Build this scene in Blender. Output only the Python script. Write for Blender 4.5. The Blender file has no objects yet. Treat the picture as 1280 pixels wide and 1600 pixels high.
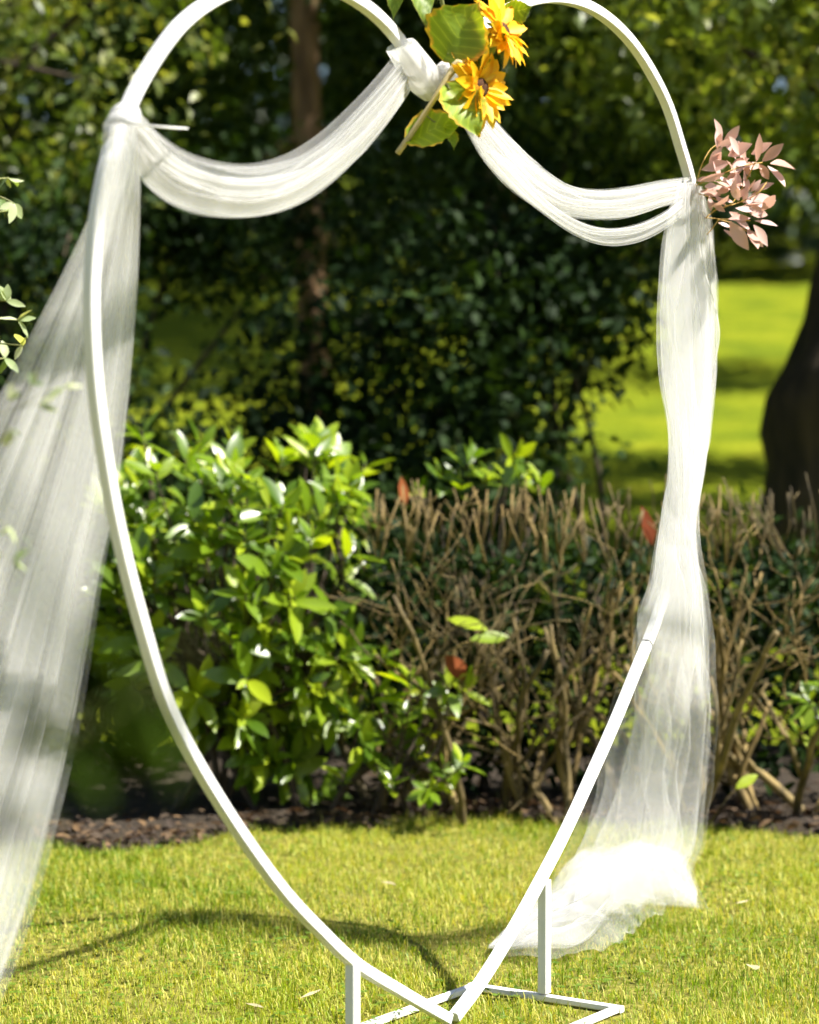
import bpy, math, random
import numpy as np
from mathutils import Matrix, Vector

rng = np.random.default_rng(11)
random.seed(11)
PI = math.pi
scene = bpy.context.scene
COL = scene.collection

# ------------------------------------------------------------------ camera
F_PX, CAM_H, HORIZON = 3778.0, 1.42, 650.0        # focal length in photo pixels (1280 x 1600), eye height, horizon row
PITCH = math.atan((800 - HORIZON) / F_PX)
cam_data = bpy.data.cameras.new('camera')
cam = bpy.data.objects.new('camera', cam_data)
COL.objects.link(cam)
cam.location = (0, 0, CAM_H)
cam.rotation_euler = (PI / 2 - PITCH, 0, 0)
cam_data.sensor_fit = 'VERTICAL'
cam_data.sensor_height = 36.0
cam_data.lens = 36.0 * F_PX / 1600.0
cam_data.clip_end = 600
cam_data.dof.use_dof = True
cam_data.dof.focus_distance = 5.85
cam_data.dof.aperture_fstop = 2.3
scene.camera = cam

# ------------------------------------------------------------------ sky and sun
SUN_EL, SUN_AZ = math.radians(54), math.radians(15)   # elevation; azimuth from +X towards the camera (-Y)
to_sun = Vector((math.cos(SUN_EL) * math.cos(SUN_AZ), -math.cos(SUN_EL) * math.sin(SUN_AZ), math.sin(SUN_EL)))
world = bpy.data.worlds.new('World')
scene.world = world
world.use_nodes = True
wn = world.node_tree
sky = wn.nodes.new('ShaderNodeTexSky')
sky.sky_type = 'NISHITA'
sky.sun_disc = False
sky.sun_elevation = SUN_EL
sky.sun_rotation = math.atan2(to_sun.x, to_sun.y)
bg = wn.nodes['Background']
bg.inputs['Strength'].default_value = 0.05
wn.links.new(sky.outputs[0], bg.inputs['Color'])
sun_data = bpy.data.lights.new('sun', 'SUN')
sun_data.energy = 5.0
sun_data.angle = math.radians(0.55)
sun_data.color = (1.0, 0.95, 0.87)
sun = bpy.data.objects.new('sun', sun_data)
COL.objects.link(sun)
sun.rotation_euler = to_sun.to_track_quat('Z', 'Y').to_euler()
sun.location = (6, 4, 9)

scene.view_settings.view_transform = 'Standard'
scene.view_settings.look = 'None'
scene.view_settings.exposure = 1.48
scene.view_settings.gamma = 1.0
scene.view_settings.use_curve_mapping = False
scene.render.engine = 'CYCLES'
scene.cycles.transparent_max_bounces = 32
scene.cycles.max_bounces = 4
scene.cycles.glossy_bounces = 2
scene.cycles.use_adaptive_sampling = True
scene.cycles.adaptive_threshold = 0.05
scene.cycles.transmission_bounces = 4
scene.cycles.diffuse_bounces = 3
scene.cycles.use_denoising = True
scene.cycles.sample_clamp_indirect = 8.0
scene.cycles.caustics_reflective = False
scene.cycles.caustics_refractive = False

# ------------------------------------------------------------------ pixel -> place helpers
_FW = np.array([0, math.cos(PITCH), -math.sin(PITCH)])
_UP = np.array([0, math.sin(PITCH), math.cos(PITCH)])
_RT = np.array([1.0, 0, 0])
CAM = np.array([0, 0, CAM_H])


def ray(px, py):
    return _FW + _RT * (px - 640) / F_PX + _UP * (800 - py) / F_PX


def at(px, py, Y):
    d = ray(px, py)
    return CAM + d * (Y / d[1])


def gnd(px, py, z=0.0):
    d = ray(px, py)
    return CAM + d * ((z - CAM_H) / d[2])


THETA = math.radians(56)
HD = np.array([math.cos(THETA), math.sin(THETA), 0])      # along the heart, to the right and away
HN = np.array([math.sin(THETA), -math.cos(THETA), 0])     # the heart's front
HP = gnd(855, 1555, .012)                                 # foot of the far leg


def onplane(px, py, off=0.0):
    r = ray(px, py)
    return CAM + r * (((HP + HN * off - CAM) @ HN) / (r @ HN))


# ------------------------------------------------------------------ mesh helpers
ORIGIN = {}


def unit(v):
    v = np.asarray(v, float)
    n = np.linalg.norm(v, axis=-1, keepdims=True)
    return v / np.maximum(n, 1e-9)


def make_mesh(name, V, F, smooth=True, rnd=None, uv=None):
    V = np.asarray(V, np.float32)
    me = bpy.data.meshes.new(name)
    if isinstance(F, np.ndarray):
        k = F.shape[1]
        me.vertices.add(len(V)); me.loops.add(F.size); me.polygons.add(len(F))
        me.vertices.foreach_set('co', V.ravel())
        me.loops.foreach_set('vertex_index', F.astype(np.int32).ravel())
        me.polygons.foreach_set('loop_start', np.arange(0, F.size, k, dtype=np.int32))
        try:
            me.polygons.foreach_set('loop_total', np.full(len(F), k, np.int32))
        except Exception:
            pass
        me.update(calc_edges=True)
    else:
        me.from_pydata([tuple(map(float, v)) for v in V], [], [tuple(map(int, f)) for f in F])
        me.update()
    if smooth:
        me.polygons.foreach_set('use_smooth', np.ones(len(me.polygons), bool))
    if rnd is not None:
        a = me.attributes.new('rnd', 'FLOAT', 'POINT')
        a.data.foreach_set('value', np.asarray(rnd, np.float32))
    if uv is not None:
        a = me.attributes.new('cloth', 'FLOAT_VECTOR', 'POINT')
        a.data.foreach_set('vector', np.asarray(uv, np.float32).ravel())
    return me


def link(name, data, mat=None, parent=None):
    o = bpy.data.objects.new(name, data)
    COL.objects.link(o)
    if mat is not None and data is not None and not data.materials:
        data.materials.append(mat)
    if parent is not None:
        o.parent = parent
        ORIGIN[o.name] = ORIGIN[parent.name]
    return o


def tag(o, label=None, cat=None, group=None, kind=None):
    if label: o['label'] = label
    if cat: o['category'] = cat
    if group: o['group'] = group
    if kind: o['kind'] = kind
    return o


def thing(name, loc, label, cat, group=None):
    o = bpy.data.objects.new(name, None)
    COL.objects.link(o)
    o.empty_display_size = 0.05
    o.location = tuple(map(float, loc))
    ORIGIN[o.name] = np.asarray(loc, float)
    return tag(o, label, cat, group)


def part(name, V, F, mat, parent, smooth=True, rnd=None, uv=None, kind=None):
    V = np.asarray(V, float) - ORIGIN[parent.name]
    o = link(name, make_mesh(name, V, F, smooth, rnd, uv), mat, parent)
    if kind: o['kind'] = kind
    return o


def catmull(P, n):
    P = np.asarray(P, float)
    seg = np.linalg.norm(np.diff(P, axis=0), axis=1) ** 0.5
    t = np.concatenate([[0], np.cumsum(np.maximum(seg, 1e-6))])
    Q = np.vstack([2 * P[0] - P[1], P, 2 * P[-1] - P[-2]])
    T = np.concatenate([[-(t[1])], t, [2 * t[-1] - t[-2]]])
    out = []
    for s in np.linspace(0, t[-1], n):
        i = min(max(np.searchsorted(t, s, side='right') - 1, 0), len(P) - 2) + 1
        t0, t1, t2, t3 = T[i - 1], T[i], T[i + 1], T[i + 2]
        A1 = (t1 - s) / (t1 - t0) * Q[i - 1] + (s - t0) / (t1 - t0) * Q[i]
        A2 = (t2 - s) / (t2 - t1) * Q[i] + (s - t1) / (t2 - t1) * Q[i + 1]
        A3 = (t3 - s) / (t3 - t2) * Q[i + 1] + (s - t2) / (t3 - t2) * Q[i + 2]
        B1 = (t2 - s) / (t2 - t0) * A1 + (s - t0) / (t2 - t0) * A2
        B2 = (t3 - s) / (t3 - t1) * A2 + (s - t1) / (t3 - t1) * A3
        out.append((t2 - s) / (t2 - t1) * B1 + (s - t1) / (t2 - t1) * B2)
    return np.array(out)


def grid_faces(nu, nv, close_v=False, base=0):
    i = np.arange(nu - 1)[:, None]
    j = np.arange(nv if close_v else nv - 1)[None, :]
    j2 = (j + 1) % nv
    a = i * nv + j; b = i * nv + j2; c = (i + 1) * nv + j2; d = (i + 1) * nv + j
    return np.stack([a, b, c, d], -1).reshape(-1, 4) + base


def tube(P, R, sides=6, flat=None):
    """round tapered tube along P"""
    P = np.asarray(P, float); R = np.broadcast_to(np.asarray(R, float), (len(P),))
    T = unit(np.gradient(P, axis=0))
    ref = np.array([0.31, 0.77, 0.55])
    N = unit(np.cross(T, ref)); B = np.cross(T, N)
    a = np.linspace(0, 2 * PI, sides, endpoint=False)
    V = P[:, None, :] + R[:, None, None] * (np.cos(a)[None, :, None] * N[:, None, :] + np.sin(a)[None, :, None] * B[:, None, :])
    V = V.reshape(-1, 3)
    F = grid_faces(len(P), sides, True)
    V = np.vstack([V, P[0], P[-1]])
    n = len(P) * sides
    k = np.arange(sides)
    c0 = np.stack([(k + 1) % sides, k, np.full(sides, n), np.full(sides, n)], -1)
    c1 = np.stack([n - sides + k, n - sides + (k + 1) % sides, np.full(sides, n + 1), np.full(sides, n + 1)], -1)
    return V, [tuple(f) for f in F] + [tuple(f[:3]) for f in c0] + [tuple(f[:3]) for f in c1]


def join(parts):
    V, F, o = [], [], 0
    for v, f in parts:
        V.append(v); F += [tuple(int(i) + o for i in q) for q in f]; o += len(v)
    return np.vstack(V), F


def frames(Yv, hint):
    """columns x, y, z with y along Yv and z near hint"""
    y = unit(Yv)
    x = unit(np.cross(y, hint))
    z = np.cross(x, y)
    return np.stack([x, y, z], -1)


def leaf_shape(n=6, width=0.36, fold=0.25, droop=0.18, power=0.9, peak=0.45, ripple=0.0, teeth=0.0):
    """one leaf, length 1 along +Y, folded along the midrib, normal +Z"""
    V, F = [], []
    for i in range(n + 1):
        t = i / n
        # width profile, widest at peak
        s = (t / peak) if t < peak else (1 - t) / (1 - peak)
        w = width * 0.5 * (math.sin(min(max(s, 0), 1) * PI / 2) ** power)
        if i == 0: w = width * 0.04
        if i == n: w = width * 0.02
        if teeth and 0 < i < n: w *= 1 + teeth * (1 if i % 2 else -1)
        z = -droop * t * t + ripple * math.sin(t * 9)
        V += [(-w, t, z + fold * w + ripple * math.sin(t * 14 + 1)), (0, t, z), (w, t, z + fold * w + ripple * math.sin(t * 13 + 2.3))]
    for i in range(n):
        a = i * 3
        F += [(a, a + 1, a + 4, a + 3), (a + 1, a + 2, a + 5, a + 4)]
    return np.array(V), np.array(F)


SMALL_LEAF = (np.array([(0, 0, 0), (-.24, .45, .07), (0, 1, -.1), (.24, .45, .07), (0, .5, 0)]),
              np.array([(0, 4, 1), (1, 4, 2), (0, 3, 4), (3, 2, 4)]))


def leaf_cloud(P, D, H, S, shape=SMALL_LEAF):
    LV, LF = shape
    R = frames(D, H)
    V = P[:, None, :] + S[:, None, None] * np.einsum('nij,vj->nvi', R, LV)
    F = (LF[None] + (np.arange(len(P)) * len(LV))[:, None, None]).reshape(-1, LF.shape[1])
    r = np.repeat(rng.random(len(P)), len(LV))
    return V.reshape(-1, 3), F, r


def vnoise(P, seed=0, octaves=3):
    """cheap smooth noise from sines"""
    r = np.random.default_rng(seed)
    out = np.zeros(P.shape[0])
    for o in range(octaves):
        for _ in range(3):
            k = r.normal(size=P.shape[1]) * (2 ** o)
            out += np.sin(P @ k + r.random() * 6.28) / (2 ** o) / 3
    return out


# ------------------------------------------------------------------ materials
class NT:
    def __init__(self, name):
        self.m = bpy.data.materials.new(name)
        self.m.use_nodes = True
        self.t = self.m.node_tree
        self.b = self.t.nodes['Principled BSDF']
        self.out = self.t.nodes['Material Output']

    def n(self, kind, **kw):
        nd = self.t.nodes.new(kind)
        for k, v in kw.items():
            if k.startswith('i_'):
                key = k[2:]
                key = int(key) if key.isdigit() else key.replace('_', ' ')
                nd.inputs[key].default_value = v
            else:
                setattr(nd, k, v)
        return nd

    def l(self, a, b):
        self.t.links.new(a, b)


def ramp(nt, fac, stops):
    r = nt.n('ShaderNodeValToRGB')
    el = r.color_ramp.elements
    while len(el) < len(stops): el.new(0.5)
    for e, (p, c) in zip(el, stops):
        e.position = p; e.color = (*c, 1)
    nt.l(fac, r.inputs[0])
    return r.outputs[0]


def noise(nt, scale, detail=4, coord='Object', rough=.6):
    tc = nt.n('ShaderNodeTexCoord')
    nz = nt.n('ShaderNodeTexNoise')
    nz.inputs['Scale'].default_value = scale; nz.inputs['Detail'].default_value = detail
    nz.inputs['Roughness'].default_value = rough
    nt.l(tc.outputs[coord], nz.inputs['Vector'])
    return nz.outputs['Fac']


def leaf_mat(name, dark, mid, light, rough=0.35, trans=0.35, tcol=None, spec=0.5):
    nt = NT(name)
    at_ = nt.n('ShaderNodeAttribute', attribute_name='rnd')
    oi = nt.n('ShaderNodeObjectInfo')
    add = nt.n('ShaderNodeMath', operation='ADD')
    nt.l(at_.outputs['Fac'], add.inputs[0]); nt.l(oi.outputs['Random'], add.inputs[1])
    fr = nt.n('ShaderNodeMath', operation='FRACT'); nt.l(add.outputs[0], fr.inputs[0])
    c = ramp(nt, fr.outputs[0], [(0, dark), (.55, mid), (1, light)])
    nt.l(c, nt.b.inputs['Base Color'])
    nt.b.inputs['Roughness'].default_value = rough
    nt.b.inputs['Specular IOR Level'].default_value = spec
    tr = nt.n('ShaderNodeBsdfTranslucent')
    if tcol is None:
        mx = nt.n('ShaderNodeMixRGB', blend_type='MULTIPLY', i_0=1.0)
        nt.l(c, mx.inputs[1]); mx.inputs[2].default_value = (1.9, 1.75, .55, 1)
        nt.l(mx.outputs[0], tr.inputs['Color'])
    else:
        tr.inputs['Color'].default_value = (*tcol, 1)
    mix = nt.n('ShaderNodeMixShader', i_0=trans)
    nt.l(nt.b.outputs[0], mix.inputs[1]); nt.l(tr.outputs[0], mix.inputs[2])
    nt.l(mix.outputs[0], nt.out.inputs['Surface'])
    return nt.m


def bark_mat(name, dark, light, scale=18, rough=.85, bump=.5, stretch=(1, 1, .25), vary=0.0):
    nt = NT(name)
    tc = nt.n('ShaderNodeTexCoord')
    mp = nt.n('ShaderNodeMapping'); mp.inputs['Scale'].default_value = stretch
    nt.l(tc.outputs['Object'], mp.inputs['Vector'])
    nz = nt.n('ShaderNodeTexNoise'); nz.inputs['Scale'].default_value = scale; nz.inputs['Detail'].default_value = 6
    nt.l(mp.outputs[0], nz.inputs['Vector'])
    c = ramp(nt, nz.outputs['Fac'], [(.3, dark), (.68, light)])
    if vary:
        oi = nt.n('ShaderNodeObjectInfo')
        vr = ramp(nt, oi.outputs['Random'], [(0, (1 - vary, 1 - vary, 1 - vary)), (.6, (1, .98, .9)), (1, (1.25, 1.15, 1.0))])
        mv = nt.n('ShaderNodeMixRGB', blend_type='MULTIPLY', i_0=1.0); nt.l(c, mv.inputs[1]); nt.l(vr, mv.inputs[2]); c = mv.outputs[0]
    nt.l(c, nt.b.inputs['Base Color'])
    nt.b.inputs['Roughness'].default_value = rough
    bp = nt.n('ShaderNodeBump'); bp.inputs['Strength'].default_value = bump; bp.inputs['Distance'].default_value = .02
    nt.l(nz.outputs['Fac'], bp.inputs['Height']); nt.l(bp.outputs[0], nt.b.inputs['Normal'])
    return nt.m


def plain_mat(name, c1, c2=None, rough=.5, scale=30, spec=.5, bump=0.0):
    nt = NT(name)
    f = noise(nt, scale, 5)
    nt.l(ramp(nt, f, [(.3, c1), (.7, c2 or c1)]), nt.b.inputs['Base Color'])
    nt.b.inputs['Roughness'].default_value = rough
    nt.b.inputs['Specular IOR Level'].default_value = spec
    if bump:
        bp = nt.n('ShaderNodeBump'); bp.inputs['Strength'].default_value = bump; bp.inputs['Distance'].default_value = .002
        nt.l(f, bp.inputs['Height']); nt.l(bp.outputs[0], nt.b.inputs['Normal'])
    return nt.m


def tulle_mat(name, lo, hi, streak=20.0, detail=2.5):
    """fine net: part of the light goes straight through, the rest is scattered to both sides.
    Attribute 'cloth' = (metres along, metres across, layer)"""
    nt = NT(name)
    at_ = nt.n('ShaderNodeAttribute', attribute_name='cloth')
    mp = nt.n('ShaderNodeMapping'); mp.inputs['Scale'].default_value = (1.3, streak, 7.3)
    nt.l(at_.outputs['Vector'], mp.inputs['Vector'])
    nz = nt.n('ShaderNodeTexNoise'); nz.inputs['Scale'].default_value = 1.0; nz.inputs['Detail'].default_value = detail
    nz.inputs['Roughness'].default_value = .5
    nt.l(mp.outputs[0], nz.inputs['Vector'])
    mr = nt.n('ShaderNodeMapRange', i_1=.3, i_2=.72, i_3=lo, i_4=hi)
    nt.l(nz.outputs['Fac'], mr.inputs[0])
    dn = nt.n('ShaderNodeAttribute', attribute_name='rnd')          # gathering: cloth threads per area
    ml = nt.n('ShaderNodeMath', operation='MULTIPLY', use_clamp=True); nt.l(mr.outputs[0], ml.inputs[0]); nt.l(dn.outputs['Fac'], ml.inputs[1])
    df = nt.n('ShaderNodeBsdfDiffuse'); df.inputs['Color'].default_value = (.88, .875, .865, 1)
    tr = nt.n('ShaderNodeBsdfTranslucent'); tr.inputs['Color'].default_value = (.88, .875, .86, 1)
    m1 = nt.n('ShaderNodeMixShader', i_0=.5)
    nt.l(df.outputs[0], m1.inputs[1]); nt.l(tr.outputs[0], m1.inputs[2])
    tp = nt.n('ShaderNodeBsdfTransparent')
    m2 = nt.n('ShaderNodeMixShader')
    nt.l(ml.outputs[0], m2.inputs[0]); nt.l(tp.outputs[0], m2.inputs[1]); nt.l(m1.outputs[0], m2.inputs[2])
    nt.l(m2.outputs[0], nt.out.inputs['Surface'])
    return nt.m


M = {}
M['white_metal'] = plain_mat('white_metal', (.76, .76, .75), (.71, .71, .70), .42, 14, .35)
M['seam'] = plain_mat('seam', (.05, .05, .05), (.08, .08, .08), .6)
M['tulle'] = tulle_mat('tulle', .17, .42, 26, 3)
M['tulle_light'] = tulle_mat('tulle_light', .10, .27, 30, 2)
M['tulle_dense'] = tulle_mat('tulle_dense', .45, .8, 14)
M['laurel'] = leaf_mat('laurel_leaf', (.06, .125, .006), (.155, .25, .010), (.33, .415, .016), .32, .42, spec=.75)
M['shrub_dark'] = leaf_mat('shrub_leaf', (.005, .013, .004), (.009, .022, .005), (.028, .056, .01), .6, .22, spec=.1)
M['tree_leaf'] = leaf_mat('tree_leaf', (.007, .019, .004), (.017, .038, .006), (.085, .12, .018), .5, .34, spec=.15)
M['tree_yellow'] = leaf_mat('tree_yellow_leaf', (.07, .11, .018), (.15, .20, .035), (.32, .34, .11), .36, .42)
M['tree_olive'] = leaf_mat('tree_olive_leaf', (.022, .045, .008), (.07, .11, .016), (.28, .30, .08), .4, .40, spec=.35)
M['wood_leaf'] = leaf_mat('wood_leaf', (.02, .045, .01), (.035, .07, .014), (.06, .10, .02), .5, .2)
M['variegated'] = leaf_mat('variegated_leaf', (.16, .24, .08), (.36, .42, .22), (.62, .64, .45), .4, .3)
M['fore_leaf'] = leaf_mat('foreground_leaf', (.022, .042, .002), (.03, .058, .002), (.04, .07, .004), .7, .3, spec=.1)
M['grass'] = leaf_mat('grass_blade', (.09, .165, .005), (.215, .295, .009), (.50, .45, .11), .5, .32, spec=.3)
M['clover'] = leaf_mat('clover_leaf', (.08, .15, .008), (.11, .19, .01), (.15, .22, .015), .6, .35)
M['twig'] = bark_mat('twig_bark', (.035, .026, .009), (.27, .20, .075), 22, .8, .3, vary=.65)
M['bark'] = bark_mat('trunk_bark', (.014, .010, .007), (.06, .04, .024), 14, .9, .9)
M['bark_brown'] = bark_mat('brown_bark', (.10, .055, .026), (.24, .14, .07), 16, .9, .8)
M['stem_dark'] = bark_mat('shrub_stem', (.025, .016, .01), (.07, .05, .03), 30, .9, .4)


# ------------------------------------------------------------------ the ground
def terrain(x, y):
    x = np.asarray(x, float); y = np.asarray(y, float)
    t = np.clip(y - 10.0, 0, None)
    z = 0.12 * t * t / (t + 1.5)
    z = z + 0.006 * np.sin(x * 2.1 + 1) * np.sin(y * 1.7) * (y < 30)
    return z


def ground_material():
    nt = NT('lawn_ground')
    a = noise(nt, 1.1, 6); b = noise(nt, 26, 5)
    c1 = ramp(nt, a, [(.32, (.09, .14, .005)), (.55, (.19, .235, .007)), (.75, (.30, .31, .02))])
    c2 = ramp(nt, b, [(.3, (.35, .36, .28)), (.7, (1.15, 1.12, 1.0))])
    mx = nt.n('ShaderNodeMixRGB', blend_type='MULTIPLY', i_0=1.0)
    nt.l(c1, mx.inputs[1]); nt.l(c2, mx.inputs[2])
    tc = nt.n('ShaderNodeTexCoord'); sx = nt.n('ShaderNodeSeparateXYZ'); nt.l(tc.outputs['Object'], sx.inputs[0])
    mr = nt.n('ShaderNodeMapRange', i_1=8.4, i_2=10.5, i_3=0.0, i_4=1.0); nt.l(sx.outputs['Y'], mr.inputs[0])
    th = ramp(nt, b, [(.3, (.07, .07, .012)), (.7, (.26, .24, .05))])
    m2 = nt.n('ShaderNodeMixRGB'); nt.l(mr.outputs[0], m2.inputs[0]); nt.l(th, m2.inputs[1]); nt.l(mx.outputs[0], m2.inputs[2])
    nt.l(m2.outputs[0], nt.b.inputs['Base Color'])
    nt.b.inputs['Roughness'].default_value = .9
    nt.b.inputs['Specular IOR Level'].default_value = .1
    bp = nt.n('ShaderNodeBump'); bp.inputs['Strength'].default_value = .8; bp.inputs['Distance'].default_value = .03
    nt.l(b, bp.inputs['Height']); nt.l(bp.outputs[0], nt.b.inputs['Normal'])
    return nt.m


xs = np.unique(np.concatenate([np.linspace(-160, -8, 26), np.linspace(-8, 8, 81), np.linspace(8, 160, 26)]))
ys = np.unique(np.concatenate([np.linspace(-40, 2, 15), np.linspace(2, 12, 61), np.linspace(12, 60, 60), np.linspace(60, 260, 24)]))
X, Y = np.meshgrid(xs, ys, indexing='ij')
V = np.stack([X, Y, terrain(X, Y)], -1).reshape(-1, 3)
M['lawn'] = ground_material()
lawn = link('lawn', make_mesh('lawn', V, grid_faces(len(xs), len(ys))), M['lawn'])
tag(lawn, 'sunlit green lawn running from the arch to the far trees', kind='structure')


def bed_front(x):
    """near edge of the planting bed (distance from the camera) for a given x"""
    x = np.asarray(x, float)
    e = 8.30 + .09 * np.sin(x * 3.1 + .4) + .07 * np.sin(x * 8.3) + .04 * np.sin(x * 21 + 1)
    return e - .42 * (1 / (1 + np.exp((x + .72) * 9)))


def soil_material():
    nt = NT('bed_soil')
    a = noise(nt, 9, 8, rough=.7); b = noise(nt, 60, 5)
    c = ramp(nt, a, [(.3, (.016, .010, .004)), (.55, (.036, .023, .010)), (.72, (.08, .054, .024))])
    nt.l(c, nt.b.inputs['Base Color'])
    nt.b.inputs['Roughness'].default_value = .95
    bp = nt.n('ShaderNodeBump'); bp.inputs['Strength'].default_value = 1; bp.inputs['Distance'].default_value = .03
    nt.l(b, bp.inputs['Height']); nt.l(bp.outputs[0], nt.b.inputs['Normal'])
    return nt.m


bx = np.linspace(-5, 5, 260)
bt = np.linspace(0, 1, 34)
BX, BT = np.meshgrid(bx, bt, indexing='ij')
BY = bed_front(BX) * (1 - BT) + 10.3 * BT
rise = np.clip(BT * 14, 0, 1) * np.clip((1 - BT) * 10, 0, 1)
BZ = terrain(BX, BY) + .004 + rise * (.03 + .018 * vnoise(np.stack([BX.ravel() * 9, BY.ravel() * 9], -1), 4).reshape(BX.shape)) - .012 * (BT == 0)
bed = link('planting_bed', make_mesh('planting_bed', np.stack([BX, BY, BZ], -1).reshape(-1, 3), grid_faces(len(bx), len(bt))), soil_material())
tag(bed, 'dark soil bed with leaf litter under the hedge', kind='structure')

# ------------------------------------------------------------------ the heart arch
arch = thing('heart_arch', onplane(704, 1596), 'white metal heart shaped wedding arch on a low ground frame', 'arch')
T_N, W_P = .024, .025        # depth along the front normal, width in the heart's plane


def bar(P, w=W_P, t=T_N, nrm=HN, ch=.0022, close_ends=True):
    P = np.asarray(P, float)
    T = unit(np.gradient(P, axis=0))
    S = unit(np.cross(T, nrm))
    a, b = w / 2, t / 2
    prof = [(a - ch, b), (a, b - ch), (a, -b + ch), (a - ch, -b), (-a + ch, -b), (-a, -b + ch), (-a, b - ch), (-a + ch, b)]
    V = np.stack([P + S * x + np.asarray(nrm) * y for x, y in prof], 1).reshape(-1, 3)
    F = [tuple(q) for q in grid_faces(len(P), 8, True)]
    if close_ends:
        F.append(tuple(range(7, -1, -1))); n = (len(P) - 1) * 8; F.append(tuple(range(n, n + 8)))
    return V, F


left_px = [(700, 1592), (622, 1547), (552, 1503), (498, 1452), (447, 1398), (394, 1328), (342, 1250), (293, 1166),
           (255, 1083), (226, 990), (199, 890), (179, 800), (164, 715), (152, 630), (145, 545), (143, 460), (147, 385), (156, 310),
           (172, 240), (192, 187), (216, 135), (246, 85), (283, 38), (330, 2), (388, -22), (452, -30), (515, -20),
           (560, 2), (598, 33), (630, 72), (652, 108), (668, 138)]
right_px = [(710, 1589), (752, 1533), (800, 1455), (848, 1368), (884, 1298), (923, 1213), (962, 1125), (998, 1037), (1022, 978),
            (1046, 905), (1068, 830), (1086, 750), (1092, 670), (1098, 590), (1099, 510), (1097, 440), (1091, 360), (1079, 285),
            (1062, 225), (1043, 165), (1017, 112), (985, 64), (948, 28), (910, 6), (868, -3), (826, 2), (788, 18), (750, 45), (712, 85), (680, 133)]
lp = catmull([onplane(*q) for q in left_px], 150)
rp = catmull([onplane(*q) for q in right_px], 150)
v, f_ = bar(lp); part('frame_half', v, f_, M['white_metal'], arch, smooth=False)
v, f_ = bar(rp); part('frame_half', v, f_, M['white_metal'], arch, smooth=False)
# seam where the far half is plugged together
s0 = onplane(1011, 1003); k0 = int(np.argmin(np.linalg.norm(rp - s0, axis=1)))
v, f_ = bar(rp[k0:k0 + 2] * 0 + np.stack([rp[k0], rp[k0] + unit(rp[k0 + 1] - rp[k0]) * .0025]), W_P + .0016, T_N + .0016)
part('seam', v, f_, M['seam'], arch, smooth=False)
FR = gnd(854, 1556, .012)
FR = np.array([FR[0], FR[1], 0])
legtop_r = onplane(850, 1372); legtop_l = onplane(550, 1503)
mid_d = (onplane(706, 1592) - FR) @ HD
FL = FR + HD * ((legtop_l - FR) @ HD)
FR2 = FR + HD * ((legtop_r - FR) @ HD)
for ft, tp in ((FL, legtop_l), (FR2, legtop_r)):
    P = np.array([[ft[0], ft[1], .022], [ft[0], ft[1], tp[2] * .5], [ft[0], ft[1], tp[2] - .004]])
    v, f_ = bar(P, .0255, .0245); part('leg', v, f_, M['white_metal'], arch, smooth=False)
HALF = .215
zb = .010
UPV = np.array([0, 0, 1.0])
for ft in (FL, FR2):
    c = np.array([ft[0], ft[1], zb])
    v, f_ = bar(np.array([c - HN * HALF, c, c + HN * HALF]), .021, .015, UPV); part('base_bar', v, f_, M['white_metal'], arch, smooth=False)
for s in (-1, 1):
    a = np.array([FL[0], FL[1], zb]) + HN * s * (HALF - .013) + HD * .0108
    b = np.array([FR2[0], FR2[1], zb]) + HN * s * (HALF - .013) - HD * .0108
    v, f_ = bar(np.array([a, (a + b) / 2, b]), .021, .0144, UPV); part('base_bar', v, f_, M['white_metal'], arch, smooth=False)

# ------------------------------------------------------------------ grass
# grass blades
NB = 380000
gx = rng.uniform(-2.3, 2.3, NB); gy = rng.uniform(3.6, 8.65, NB)
pn = .7 * vnoise(np.stack([gx * 1.6, gy * 1.6], -1), 8, 4) + .6 * vnoise(np.stack([gx * 14, gy * 14], -1), 9, 3)
keep = (gy < bed_front(gx) + np.abs(rng.normal(0, .10, NB)) - .03) & (rng.random(NB) < np.clip(.72 + .45 * pn, .15, 1))
# the base bars press the grass down
cB = (FL + FR2) / 2
q_ = np.column_stack([gx - cB[0], gy - cB[1]]); qd = np.abs(q_ @ HD[:2]); qn = np.abs(q_ @ HN[:2]); hl = np.linalg.norm(FR2 - FL) / 2
onbar = ((np.abs(qd - hl) < .022) & (qn < HALF + .02)) | ((np.abs(qn - HALF + .013) < .022) & (qd < hl + .01))
keep &= ~onbar
near_bar = ((np.abs(qd - hl) < .06) & (qn < HALF + .05)) | ((np.abs(qn - HALF + .013) < .06) & (qd < hl + .05))
gx, gy, pn, near_bar = gx[keep], gy[keep], pn[keep], near_bar[keep]
nb = len(gx)
yaw = rng.uniform(0, 2 * PI, nb)
lean = np.abs(rng.normal(.7, .45, nb)) + .05
ln = (rng.gamma(6, .0038, nb) * (1 + .45 * pn) + .008) * np.where(near_bar, .45, 1)
wd = rng.uniform(.0007, .0018, nb)
hx, hy = np.cos(yaw), np.sin(yaw)
base = np.stack([gx, gy, terrain(gx, gy) - .003], -1)
side = np.stack([-hy, hx, np.zeros(nb)], -1) * wd[:, None]
mid = base + np.stack([hx * np.sin(lean * .5), hy * np.sin(lean * .5), np.cos(lean * .5)], -1) * (ln * .55)[:, None]
bend = lean * 1.7
tip = mid + np.stack([hx * np.sin(bend), hy * np.sin(bend), np.cos(bend)], -1) * (ln * .5)[:, None]
tip[:, 2] = np.maximum(tip[:, 2], .004)
GV = np.stack([base - side, base + side, mid - side * .85, mid + side * .85, tip], 1).reshape(-1, 3)
o5 = (np.arange(nb) * 5)[:, None]
GF = np.concatenate([o5 + np.array([[0, 1, 3]]), o5 + np.array([[0, 3, 2]]), o5 + np.array([[2, 3, 4]])], 0)
dryness = vnoise(np.stack([gx * 2.3, gy * 2.3], -1), 21, 3)
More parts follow.
